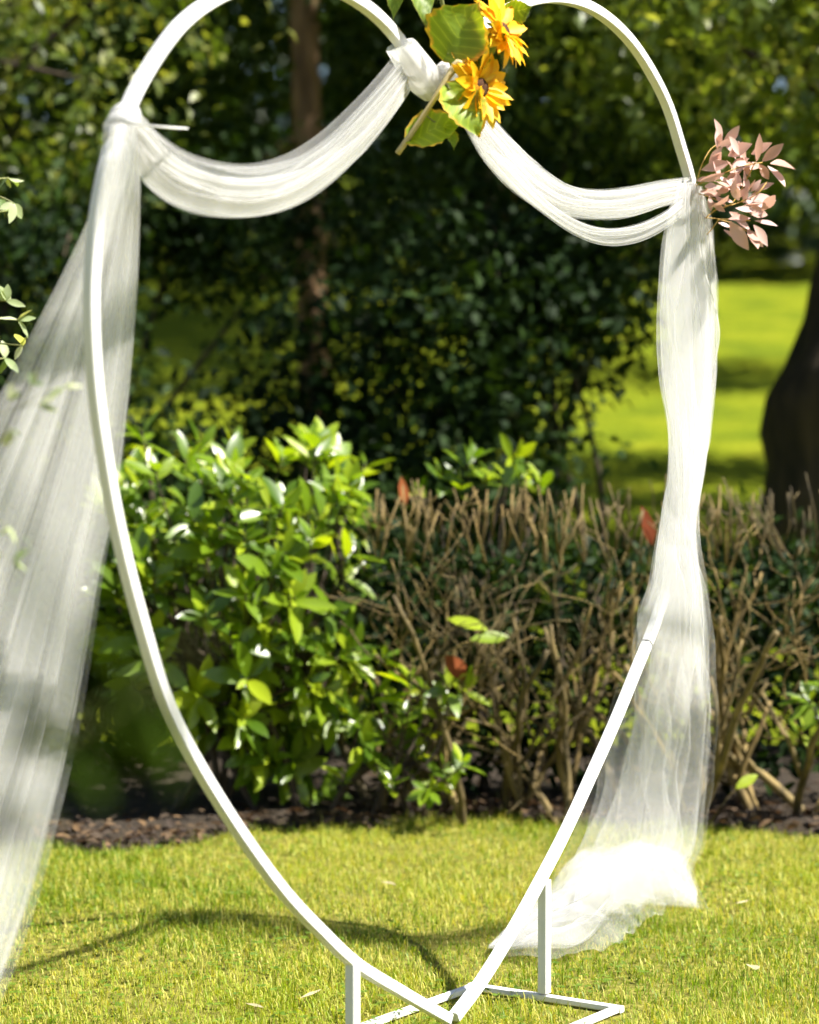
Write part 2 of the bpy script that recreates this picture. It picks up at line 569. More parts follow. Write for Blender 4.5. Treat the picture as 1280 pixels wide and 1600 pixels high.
gr = np.clip(.42 + .28 * dryness + rng.normal(0, .2, nb), 0.01, .985)
straw = rng.random(nb) < .045 + .05 * dryness
gr[straw] = rng.uniform(.88, .985, straw.sum())
grass = link('grass', make_mesh('grass', GV, GF, True, np.repeat(gr, 5)), M['grass'])
tag(grass, 'short sunlit yellow green lawn grass around the arch', 'grass', kind='stuff')
# object random must not shift the blade colours of the single lawn object much: the blades use only their own value
for nd in list(M['grass'].node_tree.nodes):
    if nd.type == 'OBJECT_INFO':
        M['grass'].node_tree.nodes.remove(nd)

# clover and small broad leaves between the blades
nc = 2600
cx = rng.uniform(-1.8, 1.8, nc); cy = rng.uniform(4.8, 8.0, nc)
cn = vnoise(np.stack([cx * 2.2, cy * 2.2], -1), 31, 3)
k = (cn > .12) & (cy < bed_front(cx) - .03)
cx, cy = cx[k], cy[k]
Pc = np.repeat(np.stack([cx, cy, rng.uniform(.012, .03, len(cx))], -1), 3, 0)
a3 = (np.repeat(rng.uniform(0, 6.28, len(cx)), 3) + np.tile([0, 2.09, 4.19], len(cx)))
Dc = np.stack([np.cos(a3), np.sin(a3), np.full(len(a3), .15)], -1)
Hc = np.tile([0, 0, 1.0], (len(a3), 1)) + rng.normal(0, .25, (len(a3), 3))
v, f_, r = leaf_cloud(Pc, Dc, Hc, rng.uniform(.009, .017, len(a3)), leaf_shape(3, .8, .1, .1, .6, .6))
cl = link('clover', make_mesh('clover', v, f_, True, r), M['clover'])
tag(cl, 'small clover leaves scattered among the lawn grass', 'clover', kind='stuff')

# ------------------------------------------------------------------ tulle
drape = thing('tulle_drape', onplane(190, 195), 'long sheer white tulle swagged and knotted around the heart arch', 'fabric')


def edges_to_stations(up_px, lo_px, off, n, depth=.4, yfix=None, yup=None):
    """two traced edges -> centre, half width, half depth vectors"""
    def place(q, i, m, yf=yfix):
        if yf is not None:
            y = np.interp(i / (m - 1), np.linspace(0, 1, len(yf)), yf)
            return at(q[0], q[1], y)
        o = off if np.isscalar(off) else np.interp(i / (m - 1), np.linspace(0, 1, len(off)), off)
        return onplane(q[0], q[1], o)
    U = catmull([place(q, i, len(up_px), yfix if yup is None else yup) for i, q in enumerate(up_px)], n)
    L = catmull([place(q, i, len(lo_px)) for i, q in enumerate(lo_px)], n)
    C = (U + L) / 2; A = (U - L) / 2
    Tn = unit(np.gradient(C, axis=0))
    B = unit(np.cross(Tn, A)) * np.linalg.norm(A, axis=1, keepdims=True) * depth
    return C, A, B


def along(C):
    return np.concatenate([[0], np.cumsum(np.linalg.norm(np.diff(C, axis=0), axis=1))])


def sleeve(C, A, B, m=72, amp=.10, seed=0, scale=1.0, shift=0.0, folds=(5, 9, 14), drift=3.0):
    """a closed gathered tube of cloth with running folds"""
    r = np.random.default_rng(seed)
    n = len(C); u = np.linspace(0, 1, n)[:, None]; s = along(C)[:, None]
    ph = np.linspace(0, 2 * PI, m, endpoint=False)[None, :]
    rad = np.ones((n, m)) * scale
    for k in folds:
        rad = rad + amp * (3.5 / k) ** .6 * np.sin(k * ph + r.random() * 6.28 + drift * r.normal() * u + .7 * np.sin(5 * u + r.random() * 6)) * (.6 + .4 * np.sin(7 * u + r.random() * 6))
    rad = np.clip(rad, .05, 1.12 * max(scale, .3) + .1)
    V = C[:, None, :] + (np.cos(ph) * rad + shift)[..., None] * A[:, None, :] + (np.sin(ph) * rad)[..., None] * B[:, None, :]
    w = np.linalg.norm(A, axis=1)[:, None]
    uv = np.stack([np.broadcast_to(s, (n, m)), np.broadcast_to(np.abs(ph - PI) / 2 * .12 * 2, (n, m)) + 0 * w, np.full((n, m), seed * 1.7)], -1)
    return V.reshape(-1, 3), grid_faces(n, m, True), uv.reshape(-1, 3)


def ribbon(C, A, B, m=90, seed=0, spread=.85, pleats=7, amp=.8, shift=0.0, gather=.0, drift=2.0, fold=.5):
    """an open pleated sheet running along the stations"""
    r = np.random.default_rng(seed + 100)
    n = len(C); u = np.linspace(0, 1, n)[:, None]; s = along(C)[:, None]
    w = np.linspace(-1, 1, m)[None, :]
    p0 = r.random(4) * 6.28
    ph = pleats * PI * w + p0[0] + drift * r.normal() * u + 1.1 * np.sin(3.3 * w + p0[1]) + .8 * np.sin(4 * u + 2 * w + p0[2])
    x = w + fold * .9 / pleats * np.sin(2 * ph + p0[3]) + .05 * np.sin(9 * u + p0[1])
    d = amp * np.sin(ph) * (.75 + .25 * np.sin(5 * w + p0[2] + 3 * u))
    wob = .04 * np.sin(6 * u + p0[2])
    x = np.clip(x * spread + shift + wob, -1.06, 1.06)
    lim = np.sqrt(np.clip(1.15 - x * x, .04, 1))
    V = C[:, None, :] + x[..., None] * A[:, None, :] + (d * lim)[..., None] * B[:, None, :]
    uv = np.stack([np.broadcast_to(s, (n, m)), np.broadcast_to(w * .22, (n, m)), np.full((n, m), seed * 1.7 + 40)], -1)
    return V.reshape(-1, 3), grid_faces(n, m), uv.reshape(-1, 3)


def zfold(C, A, B, K, seed, lo=-1.0, hi=1.0, over=1.3, na=6, per=9, depth=.8, wander=.35, crumple=.03):
    """an open sheet laid in irregular back-and-forth folds that wander along its length"""
    r = np.random.default_rng(seed + 900)
    n = len(C); u = np.linspace(0, 1, n); s = along(C)
    sp = (hi - lo) / K
    k = np.arange(K + 1)
    alt = np.where(k % 2, 1.0, -1.0)
    X0 = lo + (hi - lo) * (k / K) + alt * over * sp * r.uniform(.15, 1.35, K + 1) + r.normal(0, .5 * sp, K + 1)
    X0[0] = lo + r.uniform(0, .05); X0[-1] = hi - r.uniform(0, .05)
    D0 = alt * r.uniform(.25, 1.0, K + 1) * depth
    ua = np.linspace(0, 1, na)
    XA = X0[None] + r.normal(0, wander * sp, (na, K + 1)); DA = D0[None] * r.uniform(.5, 1.2, (na, K + 1))
    XA[:, 0] = X0[0] + r.uniform(0, .06, na) ; XA[:, -1] = X0[-1] - r.uniform(0, .06, na)
    def smooth(M_):
        t = u * (na - 1); a = np.clip(t.astype(int), 0, na - 2); f = (t - a)[:, None]; f = f * f * (3 - 2 * f)
        return M_[a] * (1 - f) + M_[a + 1] * f
    X, D = smooth(XA), smooth(DA)
    sub = np.arange(per) / per
    f = .5 - .5 * np.cos(PI * sub)
    x = (X[:, :-1, None] * (1 - f) + X[:, 1:, None] * f).reshape(n, -1)
    d = (D[:, :-1, None] * (1 - f) + D[:, 1:, None] * f).reshape(n, -1)
    x = np.concatenate([x, X[:, -1:]], 1); d = np.concatenate([d, D[:, -1:]], 1)
    m = x.shape[1]
    q = np.stack([np.repeat(s[:, None], m, 1) * 9, np.repeat(np.arange(m)[None] / per * 1.1, n, 0)], -1).reshape(-1, 2)
    cr = vnoise(q, seed + 7, 3).reshape(n, m)
    x = np.clip(x + crumple * cr, -1.04, 1.04)
    d = d * np.sqrt(np.clip(1.1 - x * x, .05, 1)) + crumple * 2 * cr
    V = C[:, None, :] + x[..., None] * A[:, None, :] + d[..., None] * B[:, None, :]
    uv = np.stack([np.repeat(s[:, None], m, 1), np.repeat(np.arange(m)[None] / per * .03, n, 0), np.full((n, m), seed * 1.7)], -1)
    e = (np.arange(m) % per) / per; e = np.minimum(e, 1 - e)
    crease = .66 + 2.4 * np.clip(1 - e * per / 1.3, 0, 1) * np.repeat(r.uniform(.2, 1, K + 2), per)[per // 2:per // 2 + m]      # cloth bunched along each fold
    return V.reshape(-1, 3), grid_faces(n, m), uv.reshape(-1, 3), np.tile(crease, n)


def cloth(name, pieces, mat=None, parent=None, gather=None):
    V, F, U, o = [], [], [], 0
    G = []
    for v, f, uv, *cr in pieces:
        V.append(v); F.append(f + o); U.append(uv); o += len(v)
        G.append((np.ones(len(v)) if gather is None else np.repeat(gather, len(v) // len(gather))) * (cr[0] if cr else 1))
    return part(name, np.vstack(V), np.vstack(F), mat or M['tulle'], parent or drape, True, np.concatenate(G), np.vstack(U))


def gathered(A, ref, p):
    return np.clip((ref / np.linalg.norm(A, axis=1)) ** p, .3, 1.4)


# swag from the near knot to the notch
C_, A_, B_ = edges_to_stations(
    [(196, 176), (214, 168), (245, 198), (285, 228), (335, 247), (388, 254), (442, 241), (500, 206), (556, 154), (600, 106), (632, 66)],
    [(200, 222), (222, 278), (255, 310), (302, 332), (362, 343), (424, 338), (484, 314), (540, 270), (588, 216), (624, 168), (650, 128)], [0.02, .03, .05, .05, .03, .02, .0], 90, .42)
cloth('swag', [zfold(C_, A_, B_, 4, 1, over=.5, depth=.9, crumple=.02), zfold(C_, A_, B_, 9, 2, -1.0, .72, over=1.8), zfold(C_, A_, B_, 8, 3, -.9, .5, over=2.2, crumple=.06),
               zfold(C_, A_, B_, 6, 4, -.8, .3, over=2.4, depth=.5, crumple=.12), zfold(C_, A_, B_, 5, 5, -.95, .45, over=1.6, depth=.6, crumple=.14)], gather=np.full(90, 1.1))
# swag from the notch to the far side: an upper strand and a loop hanging under it
C_, A_, B_ = edges_to_stations(
    [(722, 120), (752, 162), (790, 207), (832, 252), (878, 286), (925, 296), (980, 292), (1032, 282), (1082, 276)],
    [(700, 140), (735, 212), (762, 255), (802, 298), (852, 330), (912, 342), (985, 340), (1042, 322), (1086, 306)], [.02, .03, .05, .04, .02], 80, .42)
cloth('swag', [zfold(C_, A_, B_, 4, 6, over=.5, depth=.9, crumple=.02), zfold(C_, A_, B_, 9, 7, -.98, .9, over=1.8), zfold(C_, A_, B_, 8, 8, -.9, .8, over=2.2, crumple=.05),
               zfold(C_, A_, B_, 7, 9, -.8, .7, over=2.4, depth=.5, crumple=.10), zfold(C_, A_, B_, 5, 10, -.9, .75, over=1.6, depth=.6, crumple=.12)], gather=np.full(80, 1.1))
C_, A_, B_ = edges_to_stations(
    [(770, 235), (806, 262), (850, 310), (893, 340), (940, 356), (990, 352), (1040, 330), (1085, 296)],
    [(752, 240), (790, 286), (848, 334), (898, 368), (945, 384), (1002, 378), (1050, 352), (1092, 312)], [.05, .06, .06, .05, .03], 70, .5)
cloth('swag_loop', [zfold(C_, A_, B_, 3, 11, over=.6, depth=.9, crumple=.02), zfold(C_, A_, B_, 7, 12, over=1.8), zfold(C_, A_, B_, 6, 13, -.9, .9, over=2.2)])

# column hanging down the far side: twisted at the waist, then spreading to the ground
C_, A_, B_ = edges_to_stations(
    [(1060, 285), (1047, 340), (1038, 400), (1032, 500), (1036, 590), (1048, 670), (1047, 740), (1038, 800), (1030, 860), (1024, 905), (1008, 965), (990, 1040), (968, 1120),
     (944, 1210), (932, 1270), (916, 1315), (898, 1352), (884, 1392)],
    [(1094, 292), (1107, 340), (1113, 400), (1118, 500), (1115, 590), (1107, 670), (1098, 740), (1088, 800), (1087, 860), (1094, 905), (1103, 990), (1109, 1060), (1111, 1110),
     (1105, 1190), (1096, 1270), (1089, 1322), (1072, 1358), (1088, 1420)], [.03, .03, .03, .03, .03, .03, .03, .03, .035, .04, .035, -.03, -.09, -.12, -.13, -.13, -.13, -.12], 170, .5)
gth = gathered(A_, .08, .9)
cloth('column', [zfold(C_, A_, B_, 5, 14, over=.7, na=9, depth=1.0, crumple=.015), zfold(C_, A_, B_, 10, 15, over=1.9, na=10, wander=.7, depth=.9)], gather=gth)
m_ = 112                                            # the tighter inner folds end where the cloth spreads
cloth('column_core', [zfold(C_[:m_], A_[:m_], B_[:m_], 9, 16, -.8, .85, over=2.0, na=8, wander=.9), zfold(C_[:m_], A_[:m_], B_[:m_], 7, 17, -.7, .6, over=2.2, na=7, wander=.9, depth=.7)], gather=1.2 * gth[:m_] * np.clip((m_ - np.arange(m_)) / 34, 0, 1))
cloth('column', [zfold(C_, A_, B_, 6, 19, -.45, .55, over=2.2, na=10, wander=.8, depth=.7)], gather=gth * np.clip((np.arange(len(gth)) - 84) / 20, 0, 1))


# the strand that crosses over the front at the waist
S_, T_, R_ = edges_to_stations(
    [(1040, 400), (1036, 500), (1041, 590), (1053, 680), (1060, 760), (1064, 830), (1072, 900), (1082, 970), (1090, 1050), (1094, 1130)],
    [(1092, 400), (1100, 500), (1104, 590), (1102, 680), (1095, 750), (1087, 810), (1090, 870), (1099, 940), (1106, 1020), (1108, 1110)], [.07, .07, .07, .07, .07, .06, .02, -.04, -.08], 90, .5)
fade = np.clip(np.minimum(np.arange(90) / 30, (90 - np.arange(90)) / 30), 0, 1)
cloth('strand', [zfold(S_, T_, R_, 4, 70, over=.8, na=6, depth=1.0, crumple=.02), zfold(S_, T_, R_, 8, 71, over=1.8, na=6, wander=.6, depth=.8)], gather=.9 * fade)


# train lying in the grass
def train(outline_px, seed, hgt, lift=.0, skew=0.0):
    G = np.array([gnd(*q) for q in outline_px])
    G = catmull(np.vstack([G, G[:1]]), 140)[:-1]
    c = G.mean(0)
    nr = 46
    V, UV = [], []
    for i in range(nr):
        t = i / (nr - 1)
        ring = c + (G - c) * t
        q = ring[:, :2]
        fold = np.sin(q[:, 0] * 13 + q[:, 1] * 24 + 1.5 * vnoise(q * 7, seed + 2, 2) + seed)
        h = hgt * (1 - t ** 3) * (.72 + .22 * fold + .25 * vnoise(q * 6, seed, 2)) + .012 * (1 - t) * vnoise(q * 26, seed + 5, 2) + lift
        h = np.maximum(h, .018 + .012 * vnoise(q * 30, seed + 3, 2))
        V.append(np.column_stack([q, h]))
        UV.append(np.column_stack([q[:, 0] * 2, q[:, 1] * .5, np.full(len(q), seed * 2.1)]))
    return np.vstack(V), grid_faces(nr, len(G), True), np.vstack(UV)


def ground_stations(up_px, lo_px, hgt, n):
    U = catmull([gnd(*q) for q in up_px], n); L = catmull([gnd(*q) for q in lo_px], n)
    h = np.interp(np.linspace(0, 1, n), np.linspace(0, 1, len(hgt)), hgt)
    C = (U + L) / 2; C[:, 2] = .012 + h
    B = np.zeros_like(C); B[:, 2] = h * 1.05
    return C, (U - L) / 2, B


# its end lies on the lawn in a crumpled heap that runs to the left behind the leg
C_, A_, B_ = ground_stations([(1090, 1408), (1062, 1378), (1000, 1366), (935, 1384), (880, 1414), (838, 1444), (800, 1468), (772, 1486)],
                             [(1088, 1428), (1052, 1432), (1022, 1441), (988, 1468), (938, 1491), (880, 1506), (818, 1505), (762, 1492)], [.014, .05, .075, .07, .075, .06, .035, .012], 110)
h_ = 1 + .35 * vnoise(np.column_stack([np.linspace(0, 9, 110), np.zeros(110)]), 77, 2)
C_[:, 2] = .012 + (C_[:, 2] - .012) * h_; B_ = B_ * h_[:, None]
gt_ = np.interp(np.linspace(0, 1, 110), [0, .3, .6, 1], [.30, .32, .62, .66])
cloth('train', [zfold(C_, A_, B_, 6, 24, over=1.0, na=8, depth=1.0, wander=.7, crumple=.10), zfold(C_, A_, B_, 10, 25, over=1.7, na=10, depth=1.0, wander=1.0, crumple=.14),
                zfold(C_, A_, B_, 7, 26, -.85, .85, over=2.2, na=10, wander=1.1, crumple=.2)], M['tulle'], gather=gt_)
tr_px = [(765, 1490), (812, 1504), (868, 1507), (925, 1496), (975, 1476), (1008, 1448), (1040, 1430), (1010, 1400), (930, 1402), (872, 1424), (820, 1455)]
tv = train(tr_px, 3, .09)
cloth('train', [tv], M['tulle_light'])

# gathered wraps over the notch
C_, A_, B_ = edges_to_stations([(640, 60), (664, 92), (690, 125), (700, 150)], [(612, 80), (630, 112), (650, 140), (672, 158)], .012, 30, .75)
cloth('wrap', [sleeve(C_, A_, B_, seed=30, amp=.05, m=40), zfold(C_, A_, B_, 6, 31, over=1.5, depth=1.1, na=4, crumple=.06)], M['tulle_dense'])
C_, A_, B_ = edges_to_stations([(668, 128), (690, 98), (712, 92), (735, 120), (756, 165)], [(676, 150), (706, 138), (718, 142), (722, 165), (734, 200)], .02, 34, .7)
cloth('wrap', [sleeve(C_, A_, B_, seed=32, amp=.09, m=40), zfold(C_, A_, B_, 6, 33, over=1.5, depth=1.1, na=4, crumple=.08)], M['tulle_dense'])

# near knot: two turns round the bar
kc = onplane(192, 192)
kt = unit(onplane(205, 160) - onplane(180, 225))
kx = unit(np.cross(kt, HN))
for j, (o, rad, th) in enumerate(((.012, .024, .011), (-.010, .025, .013), (-.03, .022, .010))):
    a = np.linspace(0, 2 * PI, 40)
    P = kc + kt * (o + .012 * np.sin(a)[:, None]) + kx * (rad * np.cos(a))[:, None] + HN * (rad * .8 * np.sin(a))[:, None]
    Tn = unit(np.gradient(P, axis=0))
    Aa = unit(np.cross(Tn, kt)) * th * .7; Bb = unit(np.cross(Tn, Aa)) * th
    cloth('knot', [sleeve(P, Aa, Bb, m=28, seed=40 + j, amp=.10), sleeve(P, Aa * .7, Bb * .7, m=28, seed=50 + j, amp=.12)], M['tulle_dense'])

# tail falling from the knot and spreading to the left towards the camera
tail_r = [(206, 196), (219, 250), (221, 320), (216, 470), (202, 640), (186, 780), (164, 900), (132, 1120), (96, 1290), (62, 1420), (8, 1570), (-90, 1760)]
tail_l = [(178, 200), (165, 262), (148, 318), (98, 432), (28, 570), (-60, 740), (-130, 870), (-250, 1080), (-350, 1260), (-420, 1390), (-500, 1540), (-640, 1740)]
yv = [4.66, 4.68, 4.72, 4.74, 4.74, 4.72, 4.70, 4.66, 4.6, 4.55, 4.48, 4.40]
yl = [4.64, 4.65, 4.67, 4.66, 4.63, 4.58, 4.53, 4.45, 4.38, 4.32, 4.24, 4.13]      # the near edge is drawn out towards the camera
C_, A_, B_ = edges_to_stations(tail_l, tail_r, 0, 130, .20, yfix=yv, yup=yl)
# first half-axis points left, so +1 is the camera-left edge and -1 the right edge
cloth('tail', [zfold(C_, A_, B_, 9, 60, over=.7, na=4, wander=.12, per=14, crumple=.004), zfold(C_, A_, B_, 17, 61, -.97, .92, over=2.3, na=4, wander=.18, per=10, crumple=.005),
               zfold(C_, A_, B_, 9, 62, -.90, -.28, over=2.6, na=4, wander=.2, per=10, crumple=.005), zfold(C_, A_, B_, 5, 63, .15, .62, over=2.4, na=4, wander=.2, per=10, crumple=.005)],
      M['tulle_light'], gather=1.15 * gathered(A_, .15, .30))
# the gathered start of the tail lies over the bar just under the knot
C_, A_, B_ = edges_to_stations([(176, 196), (166, 240), (157, 290), (148, 340), (142, 400)], [(212, 198), (214, 240), (207, 290), (193, 340), (178, 400)], [.05, .055, .05, .045, .04], 40, .35)
cloth('tail', [zfold(C_, A_, B_, 6, 65, over=1.4, na=4, depth=.8, crumple=.02), zfold(C_, A_, B_, 8, 66, -.9, .9, over=1.8, na=4, crumple=.02)], gather=1.3 * np.clip((40 - np.arange(40)) / 30, 0, 1))

# the loose end of a cable tie at the knot
tie = thing('cable_tie', onplane(232, 196, .06), 'thin white cable tie end sticking out at the left knot', 'cable tie')
v, f_ = tube([onplane(198, 190, .04), onplane(236, 197, .075), onplane(272, 200, .085), onplane(294, 201, .085)], [.0022, .0022, .0022, .0018], 6)
part('strap', v, f_, M['white_metal'], tie)
v, f_ = tube([onplane(194, 189, .03), onplane(200, 190, .042)], [.004, .004], 6)
part('lock', v, f_, M['white_metal'], tie)


# ------------------------------------------------------------------ flowers tied to the arch
def veined_leaf_mat(name, green, edge, rough=.5):
    nt = NT(name)
    at_ = nt.n('ShaderNodeAttribute', attribute_name='rnd')       # 0 at the midrib, 1 at the margin
    nz = noise(nt, 28, 5)
    ad = nt.n('ShaderNodeMath', operation='MULTIPLY_ADD', i_1=.9, i_2=-.40); nt.l(nz, ad.inputs[0])
    sm = nt.n('ShaderNodeMath', operation='ADD'); nt.l(at_.outputs['Fac'], sm.inputs[0]); nt.l(ad.outputs[0], sm.inputs[1])
    uvn = nt.n('ShaderNodeAttribute', attribute_name='cloth'); sp = nt.n('ShaderNodeSeparateXYZ'); nt.l(uvn.outputs['Vector'], sp.inputs[0])
    ab = nt.n('ShaderNodeMath', operation='ABSOLUTE'); nt.l(sp.outputs['X'], ab.inputs[0])
    k1 = nt.n('ShaderNodeMath', operation='MULTIPLY', i_1=1.7); nt.l(ab.outputs[0], k1.inputs[0])
    k2 = nt.n('ShaderNodeMath', operation='MULTIPLY_ADD', i_1=6.5); nt.l(sp.outputs['Y'], k2.inputs[0]); 
    ng = nt.n('ShaderNodeMath', operation='MULTIPLY', i_1=-1.0); nt.l(k1.outputs[0], ng.inputs[0]); nt.l(ng.outputs[0], k2.inputs[2])
    pp = nt.n('ShaderNodeMath', operation='PINGPONG', i_1=.5); nt.l(k2.outputs[0], pp.inputs[0])
    vein = ramp(nt, pp.outputs[0], [(0, (1.55, 1.4, 2.0)), (.10, (1.0, 1.0, 1.0)), (.5, (.86, .9, .8))])
    c0 = ramp(nt, sm.outputs[0], [(0, (.32, .40, .09)), (.07, green), (.90, tuple(x * 1.15 for x in green)), (1.0, edge[0])])
    vm = nt.n('ShaderNodeMixRGB', blend_type='MULTIPLY', i_0=1.0); nt.l(c0, vm.inputs[1]); nt.l(vein, vm.inputs[2])
    c = vm.outputs[0]
    nt.l(c, nt.b.inputs['Base Color']); nt.b.inputs['Roughness'].default_value = rough
    tr = nt.n('ShaderNodeBsdfTranslucent')
    mx = nt.n('ShaderNodeMixRGB', blend_type='MULTIPLY', i_0=1.0); nt.l(c, mx.inputs[1]); mx.inputs[2].default_value = (2.2, 1.9, .5, 1)
    nt.l(mx.outputs[0], tr.inputs['Color'])
    mix = nt.n('ShaderNodeMixShader', i_0=.4); nt.l(nt.b.outputs[0], mix.inputs[1]); nt.l(tr.outputs[0], mix.inputs[2])
    nt.l(mix.outputs[0], nt.out.inputs['Surface'])
    return nt.m


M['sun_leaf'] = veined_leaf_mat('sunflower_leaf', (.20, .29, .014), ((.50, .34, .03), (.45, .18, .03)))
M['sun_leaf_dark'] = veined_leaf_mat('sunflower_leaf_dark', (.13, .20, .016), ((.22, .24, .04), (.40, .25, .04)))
M['petal'] = leaf_mat('sunflower_petal', (.82, .42, .008), (.90, .57, .012), (.93, .68, .05), .5, .38, tcol=(.98, .56, .02), spec=.3)
M['disc'] = plain_mat('sunflower_disc', (.035, .016, .01), (.11, .05, .022), .9, 220, .2, .8)
M['stem_pale'] = plain_mat('dry_stem', (.46, .37, .17), (.60, .50, .27), .7, 60)
M['stem_green'] = plain_mat('green_stem', (.14, .17, .05), (.22, .22, .08), .6, 60)
M['pink_leaf'] = leaf_mat('pink_leaf', (.52, .31, .24), (.64, .44, .39), (.75, .58, .54), .45, .3, tcol=(.75, .40, .30), spec=.4)
M['pink_stem'] = plain_mat('ochre_stem', (.42, .26, .05), (.50, .32, .08), .6, 60)


def broad_leaf(base, tip, nrm, width, cup=.15, curl=.2, wave=.03, seed=0, nl=14, nw=5, peak=.36):
    """sunflower leaf: heart-shaped with a toothed margin, bulged between its side veins. base, tip in world"""
    r = np.random.default_rng(seed)
    base = np.asarray(base, float); tip = np.asarray(tip, float)
    L = np.linalg.norm(tip - base)
    Rm = frames(tip - base, np.asarray(nrm, float))
    V, A, U = [], [], []
    for i in range(nl + 1):
        t = i / nl
        s = (t / peak) if t < peak else (1 - t) / (1 - peak)
        w = width / 2 * math.sin(min(max(s, 0), 1) * PI / 2) ** (.62 if t < peak else 1.3)
        w *= 1 + (.07 if i % 2 else -.05) + r.normal(0, .035)
        for j in range(-nw, nw + 1):
            q = j / nw
            back = -.10 * width * (abs(q) ** 1.5) * (1 if t < peak else 0) * (1 - t / peak)     # lobes beside the petiole
            x = w * q
            y = L * t + back * 1.4
            vein = .016 * L * math.sin((t * 9 - abs(q) * 2.6) * PI) * (1 - abs(q) * .3) * (1 if abs(q) > .05 else 0)
            z = cup * abs(q) ** 1.6 * w - curl * L * t * t + vein + wave * L * math.sin(t * 7 + q * 2 + seed)
            V.append(Rm @ np.array([x, y, z]) + base); U.append((q, t, seed))
            A.append(max(abs(q), abs(t - .35) / .65 * .93 if t > .35 else 0) if j else min(.02 + max(0, t - .8) * 4, .9))
    return np.array(V), grid_faces(nl + 1, 2 * nw + 1), np.array(A), np.array(U, float)


def petal_shape(length, width, curl, seed):
    r = np.random.default_rng(seed)
    V, F = leaf_shape(6, width / length, .28, curl, .8, .42, .012)
    return V * length, F


FY = 5.30


def sunflower(center_px, Y, facing, R, npet, label, seed, disc_r, stem_px, leaves, roll=0):
    r = np.random.default_rng(seed)
    c = at(*center_px, Y)
    root = thing('sunflower', c, label, 'sunflower', 'sunflowers tied to the arch')
    fz = unit(np.asarray(facing, float))
    fx = unit(np.cross(fz, [0, 0, 1.0])); fy = np.cross(fx, fz)
    # disc: domed, ringed with florets
    n, m = 7, 26
    V = []
    for i in range(n):
        t = i / (n - 1)
        for k in range(m):
            a = 2 * PI * k / m
            rr = disc_r * t * (1 + .04 * math.sin(a * 13))
            V.append(c + fx * rr * math.cos(a) + fy * rr * math.sin(a) + fz * (disc_r * .35 * (1 - t * t) + .003 * r.random() - .004 * (t > .9)))
    part('disc', V, grid_faces(n, m, True), M['disc'], root)
    # two rows of ray petals
    shapes = [petal_shape(R * s, R * w, cv, q) for q, (s, w, cv) in enumerate(((1, .40, .10), (.92, .38, .22), (.85, .42, -.06), (1.05, .38, .3)))]
    meshes = [make_mesh('petal', sv, sf, True, np.full(len(sv), .12 * q)) for q, (sv, sf) in enumerate(shapes)]
    for k in range(npet):
        a = 2 * PI * k / npet + r.normal(0, .07) + roll
        row = k % 2
        rad = fx * math.cos(a) + fy * math.sin(a)
        tilt = r.normal(.38 if row else -.05, .28)
        d = unit(rad * math.cos(tilt) + fz * math.sin(tilt))
        Rm = frames(d, fz + rad * r.normal(0, .2) + np.cross(fz, rad) * r.normal(0, .35))
        o = link('petal', meshes[int(r.integers(4))], M['petal'], root)
        pos = c + rad * disc_r * .86 - fz * (.002 + .003 * row) - ORIGIN[root.name]
        mtx = Matrix(Rm.tolist()).to_4x4() @ Matrix.Scale(float(r.uniform(.82, 1.1)), 4)
        mtx.translation = Vector(pos)
        o.matrix_local = mtx
    # green bracts behind
    for k in range(12):
        a = 2 * PI * k / 12 + r.normal(0, .1)
        rad = fx * math.cos(a) + fy * math.sin(a)
        b0 = c - fz * .010 + rad * disc_r * .3
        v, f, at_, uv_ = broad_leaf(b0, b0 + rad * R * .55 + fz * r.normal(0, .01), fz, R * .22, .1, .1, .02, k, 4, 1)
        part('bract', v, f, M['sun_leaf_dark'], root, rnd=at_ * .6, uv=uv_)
    P = catmull([c - fz * .012] + [at(x, y, Y + dy) for x, y, dy in stem_px], 24)
    v, f = tube(P, np.interp(np.linspace(0, 1, 24), [0, .5, 1], [.0055, .006, .0065]), 8)
    part('stem', v, f, M['stem_pale'], root)
    for q, (bx_, by_, tx, ty, wpx, nrm, dk, dy0, dy1, curl) in enumerate(leaves):
        b = at(bx_, by_, Y + dy0); t = at(tx, ty, Y + dy1)
        v, f, at_, uv_ = broad_leaf(b, t, nrm, wpx * Y / F_PX, .3, curl, .035, seed * 7 + q)
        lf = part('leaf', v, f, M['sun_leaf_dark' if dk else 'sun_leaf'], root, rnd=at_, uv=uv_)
        # stalk
        pj = P[np.argmin(np.linalg.norm(P - b, axis=1))]
        if np.linalg.norm(pj - b) > .004:
            sv, sf = tube(catmull([pj, (pj + b) / 2 + np.array([0, 0, -.004]), b], 6), .0022, 6)
            part('leaf_stalk', sv, sf, M['stem_green'], lf)
    return root


sunflower((754, 136), FY, (.80, -.56, .12), .078, 46, 'lower golden sunflower with a long pale stem at the notch', 5, .021,
          [(736, 118, -.02), (716, 96, -.03), (700, 118, -.035), (672, 165, -.035), (645, 206, -.03), (621, 240, -.02)],
          [(703, 138, 754, 209, 82, (.15, -.75, .6), False, -.04, -.06, .12),
           (641, 218, 726, 182, 72, (.1, -.8, .55), False, -.03, -.05, .10),
           (700, 200, 712, 232, 26, (.6, -.7, .3), True, -.03, -.05, .1)], .3)
sunflower((788, 46), FY + .04, (.82, -.40, .40), .074, 46, 'upper golden sunflower partly turned away beside large green leaves', 9, .020,
          [(765, 60, 0), (735, 85, -.02), (708, 112, -.02), (690, 138, -.015)],
          [(700, 84, 749, 1, 104, (.15, -.8, .55), False, -.05, -.07, .06),
           (712, 106, 788, 47, 68, (.3, -.7, .6), True, -.03, -.04, .12),
           (790, 22, 832, 12, 46, (-.2, -.7, -.5), True, .06, .05, .1)], .1)
top_stem = thing('sunflower_sprig', at(640, -120, FY), 'two green sunflower leaves hanging into the top of the frame', 'leaves')
